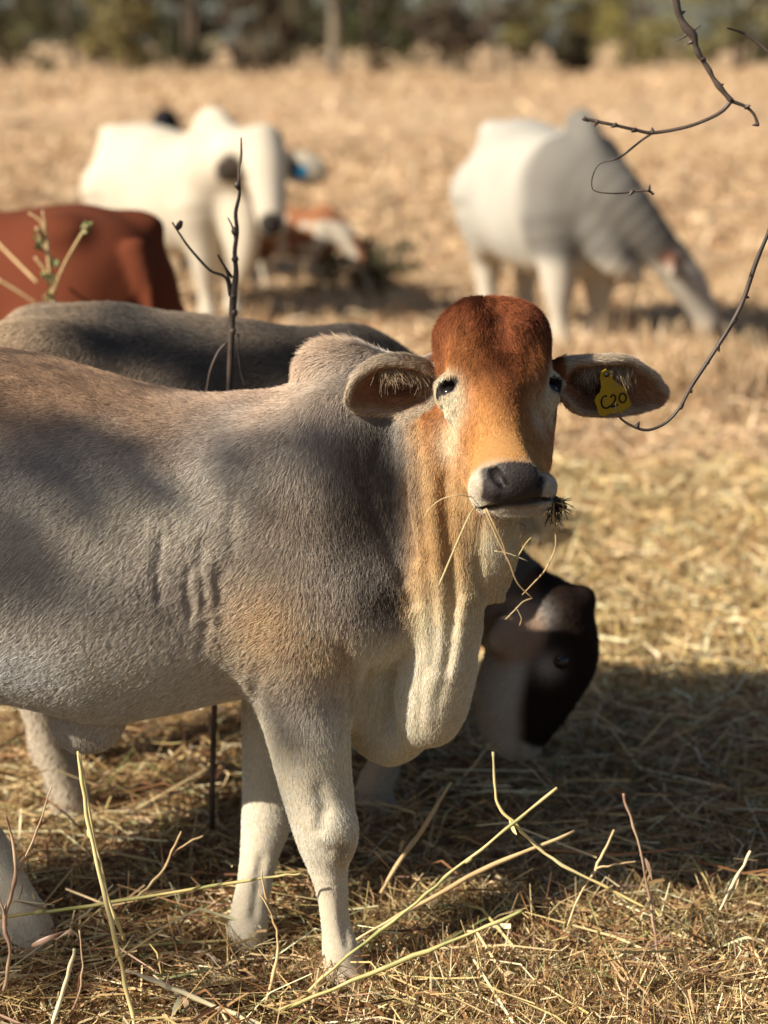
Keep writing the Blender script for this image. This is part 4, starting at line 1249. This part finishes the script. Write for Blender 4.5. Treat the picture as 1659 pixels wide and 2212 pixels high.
far = [straw_geo(rng, 40000, (-4.2, 4.2), (3.5, 10), (.08, .22), (.003, .008), .008, .15, up=.16, mound=.025, pal=FARPAL, keep=fr),
       straw_geo(rng, 22000, (-10, 10), (10, 28), (.12, .30), (.008, .02), .015, .2, up=.25, mound=.05, pal=FARPAL, keep=fr),
       straw_geo(rng, 12000, (-28, 28), (28, 100), (.2, .5), (.02, .05), .02, .2, up=.3, mound=.06, pal=FARPAL, keep=fr)]
def near_cow(x, y, r): return ((x - 1.15) / .55) ** 2 + ((y - 5.35) / .5) ** 2 < 1
far += [straw_geo(rng, 5200, (.5, 1.8), (4.7, 6.0), (.12, .34), (.002, .005), .01, .2, up=.9, mound=.04, pal=FARPAL * 1.08, keep=near_cow)]
stuff('dry_grass', 'tan dry grass of the open paddock behind the cattle', far)

def stalk_mat(name, c0, c1):
    m, nt, b = new_mat(name)
    tc = nt.nodes.new('ShaderNodeTexCoord'); nz = nt.nodes.new('ShaderNodeTexNoise'); nz.inputs['Scale'].default_value = 14; nz.inputs['Detail'].default_value = 4
    nt.links.new(tc.outputs['Object'], nz.inputs['Vector'])
    r = nt.nodes.new('ShaderNodeValToRGB'); r.color_ramp.elements[0].position = .35; r.color_ramp.elements[1].position = .62
    r.color_ramp.elements[0].color = (*c0, 1); r.color_ramp.elements[1].color = (*c1, 1)
    nt.links.new(nz.outputs[0], r.inputs[0]); nt.links.new(r.outputs[0], b.inputs['Base Color'])
    b.inputs['Roughness'].default_value = .45; b.inputs['Specular IOR Level'].default_value = .35
    return m
M_YEL = stalk_mat('stalk_yellow', (.60, .45, .17), (.66, .56, .28))
M_GRN = stalk_mat('stalk_green', (.26, .27, .09), (.58, .45, .19))
M_TAN = stalk_mat('stalk_tan', (.46, .30, .14), (.62, .46, .24))
M_RED = stalk_mat('stalk_red', (.20, .10, .07), (.46, .32, .20))
M_PALE = stalk_mat('stalk_pale', (.60, .50, .30), (.74, .64, .40))
M_TWIG = stalk_mat('twig_bark', (.022, .016, .013), (.10, .072, .055))
def px_pts(rows, g=1.0):
    """rows: u, v, y, radius in frame units"""
    return [P(u, v, y) for u, v, y, r in rows], [g * r / S(u, v, y) for u, v, y, r in rows]
def stalk(name, label, cat, tubes, mat, group='long grass stalks in front of the calf', nodes=(), leaves=()):
    """one stalk: stem with swollen nodes; extra tubes are side pieces"""
    rr = random.Random(label)
    def rough(rows):
        q = catmull(rows, 3)
        return [(u + rr.gauss(0, 1.0), v + rr.gauss(0, 1.0), y, max(.6, r * .72 * rr.uniform(.78, 1.22))) for u, v, y, r in q]
    tubes = [rough(rows) for rows in tubes]
    p0 = px_pts(tubes[0])
    t = tag(empty(name, tuple(min(p0[0], key=lambda q: q[2]))), label, cat, group)
    under(tubes_obj('stem', [p0], mat, None, 6, 2), t)
    for nd in nodes:
        q = P(nd[0], nd[1], nd[2]); r = .72 * nd[3] / S(*nd[:3])
        d = np.array(P(nd[0] + nd[4], nd[1] + nd[5], nd[2])) - q; d /= np.linalg.norm(d)
        under(tubes_obj('node', [([q - d * r * 1.6, q, q + d * r * 1.6], [r * .7, r, r * .7])], mat, None, 7, 3), t)
    for rows in tubes[1:]:
        under(tubes_obj('side_stem', [px_pts(rows)], mat, None, 6, 4), t)
    for rows in leaves:
        pts, rad = px_pts(rows)
        pr = catmull(np.column_stack([pts, rad]), 5)
        V = []
        for i, q in enumerate(pr):
            s = np.array((.45, .3, .85)) * q[3]
            V += [q[:3] - s, q[:3] + np.array((0, -.3, 0)) * q[3], q[:3] + s]
        Fq = []
        for i in range(len(pr) - 1):
            for k in range(2):
                Fq.append((i * 3 + k, i * 3 + k + 1, i * 3 + k + 4, i * 3 + k + 3))
        under(mesh_obj('leaf', V, Fq, mat), t)
    return t
stalk('grass_stalk', 'tall yellow stalk leaning at the lower left in front of the belly', 'stalk', [[(168, 1622, -.16, 5), (178, 1690, -.17, 6), (192, 1790, -.18, 7), (215, 1890, -.20, 7), (240, 1990, -.22, 7), (262, 2090, -.24, 7), (285, 2190, -.26, 7), (292, 2225, -.27, 7)]], M_YEL,
      nodes=[(194, 1800, -.18, 9, 5, 30), (255, 2060, -.235, 9, 5, 30)])
stalk('grass_stalk', 'thin yellow stalk hanging just right of the tall leaning one', 'stalk', [[(172, 1626, -.15, 4), (188, 1720, -.14, 4), (208, 1830, -.13, 4), (232, 1930, -.13, 4), (250, 1985, -.13, 6), (270, 2030, -.13, 6)]], M_YEL)
stalk('grass_stalk', 'green and yellow stalk lying level across the far front leg', 'stalk', [[(-20, 1985, -.10, 6), (60, 1974, -.09, 6), (200, 1955, -.075, 6), (350, 1932, -.065, 5), (500, 1908, -.055, 4.5), (600, 1893, -.06, 4), (650, 1888, -.065, 3)]], M_GRN, nodes=[(85, 1970, -.088, 8.5, 30, -4)])
stalk('grass_stalk', 'dark green stalk lying in the shade under the level one', 'stalk', [[(60, 2062, .0, 4.5), (200, 2050, .01, 4.5), (350, 2040, .02, 4.5), (500, 2032, .03, 4)]], M_GRN)
stalk('grass_stalk', 'long stalk rising right from the near hoof, green in its middle', 'stalk', [[(640, 2165, -.13, 4), (720, 2092, -.14, 5), (820, 2012, -.15, 6), (900, 1950, -.15, 6), (960, 1895, -.15, 6), (1040, 1835, -.15, 5.5), (1120, 1770, -.15, 5.5), (1202, 1702, -.15, 5)]], M_GRN, nodes=[(1012, 1858, -.15, 8, 30, -22)])
stalk('grass_stalk', 'lower green stalk crossing in front of the near hoof', 'stalk', [[(540, 2210, -.20, 5), (640, 2168, -.20, 6), (760, 2120, -.20, 7), (860, 2078, -.20, 7), (960, 2040, -.20, 6.5), (1060, 1998, -.20, 6), (1130, 1966, -.20, 5)]], M_GRN, nodes=[(885, 2068, -.20, 8.5, 30, -12)])
stalk('grass_stalk', 'bent yellow stalk with an upright tip right of the calf', 'stalk', [[(1064, 1624, .0, 4), (1070, 1690, -.01, 4), (1077, 1742, -.02, 4.5), (1110, 1778, -.03, 5), (1160, 1828, -.04, 5), (1215, 1868, -.05, 5), (1300, 1912, -.06, 4.5), (1400, 1965, -.08, 4)]], M_YEL, leaves=[[(1100, 1772, -.03, 2), (1108, 1790, -.05, 5), (1116, 1803, -.06, 1)]])
stalk('grass_stalk', 'reddish stalk with a pale upright tip near the lower right', 'stalk', [[(1346, 1714, .02, 6), (1362, 1765, .01, 5), (1380, 1830, .0, 4), (1396, 1900, -.02, 4.5), (1410, 1990, -.05, 5), (1425, 2080, -.08, 4)]], M_RED, leaves=[[(1382, 1845, .0, 2), (1400, 1870, -.01, 6), (1408, 1900, -.02, 2)]])
stalk('grass_stalk', 'short straight tan stalk pointing up left of the reddish one', 'stalk', [[(1326, 1794, .04, 5), (1305, 1840, .03, 4.5), (1286, 1880, .02, 4), (1250, 1940, .0, 3.5), (1225, 2000, -.02, 3)], [(1286, 1876, .02, 3), (1330, 1868, .02, 3.5), (1372, 1862, .02, 2)]], M_TAN)
stalk('grass_stalk', 'broad pale straw lying along the bottom edge', 'stalk', [[(272, 2094, -.20, 3), (340, 2122, -.205, 6), (420, 2155, -.21, 8), (500, 2188, -.22, 9), (590, 2225, -.23, 8)]], M_PALE)
stalk('grass_stalk', 'short pale broken stub standing at the bottom left', 'stalk', [[(163, 2050, -.20, 5), (150, 2090, -.21, 6), (132, 2150, -.22, 6), (112, 2215, -.24, 6)]], M_PALE)
stalk('grass_stalk', 'thin red-brown stalk standing right of the pale stub', 'stalk', [[(172, 2010, -.14, 2.5), (178, 2070, -.15, 3), (172, 2130, -.16, 3.5), (150, 2212, -.18, 4)]], M_RED)
stalk('grass_stalk', 'tan stalk with a feathery head in front of the far hoof', 'stalk', [[(566, 1880, -.12, 2), (572, 1930, -.12, 4), (592, 1990, -.13, 4), (600, 2040, -.14, 4.5), (592, 2100, -.15, 5), (572, 2180, -.17, 5)], [(588, 1975, -.13, 2), (570, 1945, -.125, 3), (560, 1925, -.12, 1)]], M_TAN)
stalk('grass_stalk', 'thick tan stalk leaning in the shade right of the calf', 'stalk', [[(975, 1690, .30, 5), (920, 1780, .26, 7), (870, 1850, .22, 7), (820, 1930, .18, 5)]], M_TAN)
stalk('grass_stalk', 'pale bent straw with a kinked leaf near the right edge', 'stalk', [[(1622, 1838, .02, 5), (1600, 1880, .01, 5.5), (1580, 1918, .0, 5), (1555, 1965, -.02, 4)]], M_PALE, leaves=[[(1600, 1885, .01, 2), (1590, 1915, .0, 8), (1572, 1950, -.01, 2)]])
stalk('grass_stalk', 'forked tan stalk pointing up between the front legs and the left edge', 'stalk', [[(390, 1795, .10, 2), (372, 1840, .09, 3), (352, 1878, .08, 4), (318, 1918, .06, 4), (286, 1948, .04, 4)], [(372, 1846, .09, 3), (405, 1822, .10, 3), (440, 1806, .11, 2)]], M_TAN)
stalk('grass_stalk', 'long tan straw lying low between the two long green stalks', 'stalk', [[(770, 2030, -.10, 4), (860, 1978, -.08, 6), (950, 1930, -.06, 7), (1040, 1880, -.05, 8), (1130, 1842, -.04, 6), (1240, 1795, -.02, 4)]], M_TAN)
stalk('weed', 'reddish thin-stemmed weed standing at the lower left edge', 'weed', [[(8, 2140, -.22, 6), (22, 2060, -.22, 6), (10, 1990, -.21, 7), (28, 1920, -.20, 7), (34, 1860, -.20, 6), (24, 1800, -.19, 5), (12, 1760, -.19, 3)],
      [(36, 1886, -.20, 3), (60, 1840, -.19, 3), (88, 1770, -.18, 3), (110, 1700, -.17, 2)], [(14, 2000, -.21, 3), (2, 1950, -.21, 3), (-10, 1900, -.21, 2)]], M_RED, 'weeds beside the calves',
      leaves=[[(40, 2062, -.21, 1), (75, 2040, -.20, 8), (112, 2024, -.20, 7), (150, 2008, -.19, 1)], [(34, 1960, -.20, 1), (44, 1935, -.20, 7), (50, 1905, -.20, 1)], [(120, 2030, -.20, 1), (150, 2012, -.2, 6), (158, 2024, -.2, 1)]])

# sapling between the two calves
def sapling():
    y = .42
    p0 = px_pts([(458, 1790, y, 9), (462, 1560, y, 9), (478, 1200, y, 9), (495, 845, y, 9.5), (500, 720, y, 10), (504, 640, y, 11), (510, 590, y, 8), (507, 545, y, 7), (512, 500, y, 6.5), (509, 460, y, 6), (517, 420, y, 5), (516, 370, y, 4.5), (521, 340, y, 4), (521, 297, y, 2.5)], .72)
    t = tag(empty('sapling', tuple(p0[0][0])), 'thin bare sapling standing between the two calves', 'sapling')
    under(tubes_obj('stem', [p0], M_TWIG, None, 8, 4), t)
    for rows in ([(498, 640, y, 6), (488, 600, y, 5), (455, 585, y, 4.5), (430, 560, y, 4.5), (405, 530, y, 4), (388, 505, y, 3.5), (372, 480, y, 3)],
                 [(502, 600, y, 5), (485, 575, y, 5), (470, 550, y, 3)], [(509, 520, y, 4), (502, 490, y, 3), (492, 470, y, 2)], [(505, 650, y, 4), (494, 600, y + .01, 4), (480, 565, y + .02, 2)],
                 [(446, 850, y, 4), (455, 800, y, 4), (472, 760, y, 4), (490, 740, y, 4)], [(514, 720, y, 3), (518, 790, y, 3), (530, 840, y, 2)]):
        under(tubes_obj('twig', [px_pts(rows, .72)], M_TWIG, None, 6, 4), t)
    for (u, v) in ((500, 715), (505, 640), (508, 560), (510, 500), (516, 400), (495, 850), (503, 675)):
        q = P(u, v, y); r = 1 / S(u, v, y)
        under(tubes_obj('knot', [([q + (0, 0, -9 * r), q + ((u % 3 - 1) * 3 * r, -2 * r, 0), q + (0, 0, 9 * r)], [4 * r, 8 * r, 4 * r])], M_TWIG, None, 7, 3), t)
    bud = tubes_obj('bud', [px_pts([(382, 498, y, 2), (387, 488, y, 7), (392, 477, y, 4)])], M_TWIG, None, 6, 3)
    under(bud, t)
sapling()

# pale leafy weed in front of the red-brown cow
def leafy_weed():
    y = 1.35
    g = flat_mat('weed_green', (.20, .22, .09), .7, .2, 30, .4)
    p0 = px_pts([(122, 900, y, 4.5), (115, 650, y, 4.5), (108, 590, y, 4.5), (102, 530, y, 4), (96, 480, y, 3), (92, 455, y, 2)])
    b = p0[0][0].copy(); b[2] = 0
    t = tag(empty('weed', tuple(b)), 'pale weed with small green leaf clusters behind the second calf', 'weed', 'weeds beside the calves')
    under(tubes_obj('stem', [([b] + p0[0], [p0[1][0]] + p0[1])], M_TAN, None, 7, 3), t)
    for rows in ([(113, 610, y, 3), (95, 580, y, 4), (75, 555, y, 3)], [(108, 560, y, 3), (90, 520, y, 3), (78, 490, y, 3)], [(112, 640, y, 3), (135, 580, y - .1, 3), (165, 525, y - .15, 3), (188, 488, y - .2, 3)],
                 [(100, 500, y, 4), (85, 475, y, 3), (62, 460, y, 2)], [(80, 610, y + .3, 3), (40, 570, y + .4, 3), (-10, 520, y + .5, 3)], [(85, 660, y + .3, 3), (40, 630, y + .3, 3), (-10, 600, y + .3, 3)]):
        under(tubes_obj('side_stem', [px_pts(rows)], M_TAN, None, 6, 4), t)
    rng = np.random.default_rng(6)
    for (u, v, yy) in ((90, 520, y), (86, 535, y), (100, 595, y), (112, 600, y), (105, 640, y), (186, 490, y - .2), (84, 500, y), (118, 570, y)):
        V, F, T = leaf_cloud(rng, [(P(u, v, yy), (.012, .012, .014))], 9, .011)
        under(mesh_obj('leaf_cluster', V, F, g, None, False), t)
leafy_weed()

# shrubs in the blur behind
def low_shrub(name, label, u, v, w, h, col, seed, n=16, size=.03):
    rng = np.random.default_rng(seed)
    b = G(u, v)
    t = tag(empty(name, tuple(b)), label, 'shrub', 'low shrubs in the paddock')
    tb = []
    for _ in range(14):
        a = rng.uniform(0, 6.28); r = rng.uniform(.3, 1) * w * .5
        tb.append(([(0, 0, -.02), (math.cos(a) * r * .5, math.sin(a) * r * .5, h * .5), (math.cos(a) * r, math.sin(a) * r, h * rng.uniform(.6, 1))], [.008, .006, .003]))
    tubes_obj('stem', tb, M_TWIG, t, 5, 3)
    V, F, T = leaf_cloud(rng, [((rng.normal(0, w * .25), rng.normal(0, w * .2), h * rng.uniform(.2, .9)), (w * .14, w * .14, h * .16)) for _ in range(n)], 40, size)
    o = mesh_obj('foliage', V, F, leaf_material(name + '_leaf', col), t, False)
    set_float(o, 'tone', T)
low_shrub('low_shrub', 'dark low shrub on the ground right of the cream cow', 800, 640, .62, .34, (.075, .07, .035), 7, 20)
low_shrub('low_shrub', 'small dark tuft on the ground beyond the drooping twig', 1545, 840, .22, .14, (.11, .085, .05), 8, 8, .02)

# bare thorn tree standing outside the frame whose twigs hang into view
def thorn_tree():
    base = np.array((1.75, .55, -.02))
    t = tag(empty('thorn_tree', tuple(base)), 'bare thorn tree whose dark twigs hang in from the top right', 'tree')
    tr = [base, base + (-.04, -.05, .7), base + (.03, -.10, 1.4), base + (-.05, -.20, 2.0), base + (-.25, -.3, 2.5)]
    under(tubes_obj('trunk', [(tr, [.06, .05, .042, .03, .012])], M_TWIG, None, 10, 5), t)
    yA, yB = -.06, .02
    topA = [base + (-.05, -.20, 2.0), P(1600, -260, yA + .05), P(1490, -170, yA), P(1452, -70, yA)]
    A = px_pts([(1462, 10, yA, 10), (1470, 40, yA, 9), (1480, 58, yA, 12), (1497, 76, yA, 12), (1503, 98, yA, 7.5), (1509, 116, yA, 9), (1518, 130, yA, 6.5), (1532, 152, yA, 8), (1540, 168, yA, 6), (1553, 186, yA, 9), (1566, 202, yA, 7), (1580, 218, yA, 8.5)], .8)
    def br(rows, name='twig', lead=None, lr=None):
        pts, rad = px_pts(rows, .74)
        if lead is not None:
            pts, rad = list(lead) + pts, list(lr) + rad
        o = under(tubes_obj(name, [(pts, rad)], M_TWIG, None, 7, 4), t)
    under(tubes_obj('branch', [(topA + A[0], [.016, .012, .008, .0065] + A[1])], M_TWIG, None, 8, 4), t)
    br([(1580, 218, yA, 7), (1560, 240, yA, 6), (1530, 257, yA, 5.5), (1480, 275, yA, 5.5), (1410, 287, yA, 5.5), (1370, 280, yA, 5), (1330, 271, yA, 5), (1290, 263, yA, 5), (1258, 255, yA, 4)])
    br([(1580, 218, yA, 6), (1610, 230, yA, 5), (1628, 246, yA, 4), (1637, 268, yA, 5)])
    br([(1410, 287, yA, 4), (1385, 304, yA, 3.5), (1338, 340, yA, 3.5), (1300, 352, yA + .1, 1.5), (1285, 368, yA, 2), (1278, 395, yA, 1.8), (1286, 413, yA, 1.5), (1330, 418, yA, 2.5), (1365, 414, yA, 3), (1398, 412, yA, 3.5), (1412, 420, yA, 4)])
    br([(1462, 88, yA, 1.5), (1490, 72, yA, 4), (1514, 55, yA, 1.5)], 'thorn')
    leadB = [base + (.03, -.10, 1.4), P(1900, 200, yB + .1), P(1760, 330, yB), P(1690, 430, yB)]
    br([(1659, 505, yB, 6), (1632, 570, yB, 7), (1605, 650, yB, 7), (1580, 700, yB, 7), (1550, 748, yB, 6.5), (1515, 802, yB, 6), (1490, 840, yB, 6), (1470, 878, yB, 5), (1440, 912, yB, 4.5), (1400, 929, yB, 4.5), (1365, 920, yB, 4), (1340, 903, yB, 3.5), (1332, 885, yB, 2.5), (1330, 870, yB, 1.2)], 'branch', leadB, [.02, .012, .008, .006])
    br([(1570, 60, yA + .05, 2.5), (1605, 72, yA + .05, 4), (1640, 95, yA + .05, 4.5), (1680, 125, yA + .05, 5), (1760, 150, yA + .08, 6)], 'twig', None)
    br([(1760, 150, yA + .08, 6), (1820, 60, yA + .2, 8), (1850, -80, yA + .3, 9)], 'branch')
    # knots and short thorns along the twigs
    rng = np.random.default_rng(12)
    kn = []
    for (u, v, yy) in ((1507, 112, yA), (1530, 150, yA), (1520, 128, yA), (1552, 187, yA), (1495, 90, yA), (1470, 30, yA), (1410, 287, yA), (1372, 281, yA), (1330, 270, yA), (1290, 262, yA), (1262, 256, yA), (1637, 268, yA), (1612, 231, yA), (1608, 640, yB), (1584, 695, yB), (1550, 748, yB), (1528, 783, yB), (1490, 842, yB), (1470, 880, yB), (1376, 922, yB), (1400, 411, yA), (1366, 414, yA)):
        c = P(u, v, yy); s = S(u, v, yy)
        d = rng.normal(size=3); d[1] *= .5; d /= np.linalg.norm(d)
        kn.append(([c - d * 2 / s, c + d * 6 / s, c + d * 13 / s], [6 / s, 4 / s, .8 / s]))
    for kk in kn:
        under(tubes_obj('knot', [kk], M_TWIG, None, 6, 2), t)
thorn_tree()

# hay hanging from the calf's mouth
def mouth_hay():
    y = -.205
    t = tag(empty('hay_wisp', tuple(P(1090, 1098, y))), 'wisps of dry grass hanging from the mouth of the front calf', 'hay')
    def st(rows, m=M_TAN):
        under(tubes_obj('straw', [px_pts(rows, .52)], m, None, 5, 4), t)
    st([(1022, 1074, y + .02, 2.5), (990, 1070, y, 2.5), (955, 1078, y, 2.5), (930, 1097, y, 2), (912, 1122, y, 1.5)])
    st([(1030, 1098, y + .03, 2), (1018, 1105, y, 2.5), (990, 1165, y - .01, 3), (965, 1225, y - .02, 4), (948, 1265, y - .03, 4.5)], M_YEL)
    st([(1046, 1100, y, 4), (1062, 1135, y, 4), (1080, 1175, y, 4), (1100, 1215, y, 3.5), (1118, 1260, y, 3), (1150, 1292, y, 2.5)])
    st([(1050, 1098, y, 3), (1070, 1140, y - .01, 3), (1088, 1180, y - .01, 3), (1094, 1215, y - .01, 2)])
    st([(1040, 1102, y, 3), (1055, 1140, y, 2.5), (1075, 1190, y, 2.5), (1092, 1200, y, 2)], M_RED)
    st([(1056, 1105, y, 2), (1070, 1118, y, 2), (1078, 1140, y, 1.5)], M_RED)
    st([(1150, 1292, y, 3), (1130, 1300, y, 3), (1112, 1318, y, 3), (1092, 1338, y, 2.5)], M_TAN)
    st([(1115, 1312, y, 2.5), (1126, 1335, y, 2.5), (1122, 1352, y, 2)], M_TAN)
    st([(1196, 1085, y + .03, 3), (1197, 1130, y + .03, 3), (1200, 1180, y + .03, 3), (1180, 1228, y + .03, 4), (1150, 1262, y + .03, 3), (1128, 1285, y + .03, 2)], M_TAN)
    st([(1120, 1200, y, 2.5), (1135, 1175, y, 2), (1148, 1160, y, 1.5)], M_YEL)
    st([(1068, 1190, y, 2), (1100, 1196, y, 2), (1140, 1212, y, 1.5)], M_PALE)
    st([(1038, 1108, y, 1.5), (1030, 1160, y, 1.5), (1022, 1215, y, 1.2)], M_RED)
    st([(1120, 1130, y + .04, 2.5), (1135, 1138, y + .04, 2.5), (1122, 1165, y + .04, 1.5)], M_RED)
    rng = np.random.default_rng(9)
    for i in range(54):
        u0, v0 = rng.uniform(1188, 1212), rng.uniform(1074, 1100)
        dx, dy = rng.normal(0, 12), rng.uniform(18, 62)
        if i < 16: dx, dy = rng.uniform(12, 42), rng.uniform(-12, 22)
        st([(u0, v0, y + .04, 2.6), (u0 + dx * .6 + rng.normal(0, 4), v0 + dy * .5, y + .035 + rng.normal(0, .006), 2.4), (u0 + dx, v0 + dy, y + .035 + rng.normal(0, .01), 1.3)], M_TWIG if i % 3 else M_TAN)
    under(tubes_obj('root_clump', [px_pts([(1182, 1072, y + .045, 9), (1198, 1082, y + .04, 12), (1215, 1092, y + .04, 9), (1224, 1096, y + .04, 4)])], M_TWIG, None, 7, 4), t)
mouth_hay()

# yellow ear tag with its hand-written number
def ear_tag():
    n = np.asarray(EARN_R, float); n = np.array((.52, -.80, -.24)); n /= np.linalg.norm(n)
    y = .066
    ol = [(1296, 816), (1298, 804), (1309, 797), (1320, 804), (1324, 820), (1340, 832), (1352, 838), (1358, 858), (1364, 874), (1358, 884), (1340, 892), (1335, 890), (1328, 893), (1318, 892), (1310, 897), (1298, 898), (1292, 893), (1290, 880), (1284, 866), (1288, 855), (1296, 848), (1299, 835)]
    ol = ol[::-1]
    c = P(1320, 850, y)
    def pl(u, v, o=0.0):
        """point on the tilted plane of the tag"""
        q = P(u, v, y); dirv = q - np.array((0, CAM_Y, CAM_H)); t = ((c - np.array((0, CAM_Y, CAM_H))) @ n) / (dirv @ n)
        return np.array((0, CAM_Y, CAM_H)) + dirv * t + n * o
    k = len(ol)
    V = [pl(u, v, .0007) for u, v in ol] + [pl(u, v, -.0007) for u, v in ol]
    F = [tuple(range(k)), tuple(range(2 * k - 1, k - 1, -1))] + [(i, i + k, (i + 1) % k + k, (i + 1) % k) for i in range(k)]
    m = flat_mat('tag_yellow', (.42, .28, .012), .5, .4, 60, .12)
    o = under(mesh_obj('ear_tag', V, F, m, None, False), calf)
    ink = flat_mat('tag_ink', (.012, .012, .010), .6)
    def circ(u, v, ru, rv, a0, a1, n_=12): return [(u + ru * math.cos(math.radians(a0 + (a1 - a0) * i / n_)), v + rv * math.sin(math.radians(a0 + (a1 - a0) * i / n_))) for i in range(n_ + 1)]
    Cc = circ(1307, 868, 9, 13, -75, -260) + [(1303, 880), (1311, 881), (1317, 876)]
    two = [(1318, 858), (1321, 853), (1326, 853), (1329, 858), (1327, 865), (1322, 873), (1319, 878), (1326, 877), (1334, 873)]
    zero = circ(1344, 859, 7.5, 10, 0, 360, 16)
    for ch in (Cc, two, zero):
        pts = [pl(u, v, .0011) for u, v in ch]
        o2 = tubes_obj('lettering', [(pts, [.00145] * len(pts))], ink, None, 5, 2)
        o2.parent = o
    st = uv_ball(pl(1309, 808, .002), .0042, 12, 8)
    o3 = mesh_obj('stud', *st, ink); o3.parent = o
ear_tag()

# unseen tree added outside the frame, leaf clumps set to dapple calves and ground
def dapple_tree():
    L = np.array(SUN_DIR)
    spots = [(540, 945, 0, .085), (70, 1000, 0, .065), (770, 1000, 0, .04), (110, 1262, 0, .075), (250, 1285, 0, .045), (655, 1595, 0, .03),
             (340, 720, .52, .05), (395, 800, .52, .05), (620, 765, .55, .07), (720, 790, .55, .07), (830, 775, .55, .07), (560, 745, .55, .05), (190, 690, .55, .045)]
    pts = [(P(u, v, y), r) for u, v, y, r in spots]
    pts += [(G(u, v), r) for u, v, r in ((260, 1930, .10), (120, 2010, .10), (380, 1990, .10), (440, 2080, .09), (230, 2060, .10), (60, 2120, .09), (330, 2140, .08), (600, 2190, .06), (1450, 1790, .10), (1250, 1760, .10), (1580, 1840, .08), (1600, 1730, .10))]
    rng = np.random.default_rng(55)
    base = np.array((-6.3, -2.6, -.05))
    t = tag(empty('added_leafy_tree', tuple(base)), 'sparse leafy tree added outside the frame to shade the calves in patches', 'tree')
    cl = [(np.asarray(p) + L * rng.uniform(6.6, 7.8) - base, (r, r, r)) for p, r in pts]
    cl += [(np.array((rng.normal(0, 1.0), rng.normal(-1.6, .9), rng.uniform(4.3, 6.4))), (.3, .3, .22)) for _ in range(16)]
    V, F, T = leaf_cloud(rng, cl, 26, .043)
    o = mesh_obj('crown', V, F, leaf_material('tree_leaf', (.07, .08, .03)), t, False)
    set_float(o, 'tone', T)
    tubes_obj('trunk', [([(0, 0, -.1), (.05, .05, 1.2), (-.05, -.1, 2.6), (.1, .0, 3.8), (.2, .1, 5.2)], [.17, .14, .12, .09, .03])], bark_dark, t, 9, 4)
    for i in range(9):
        c = cl[rng.integers(0, len(cl))][0]
        tubes_obj('limb', [([(.0, -.05, 2.6 + .2 * i), c * .5 + np.array((0, 0, 1.4 + .1 * i)), c], [.05, .02, .004])], bark_dark, t, 6, 4)
dapple_tree()
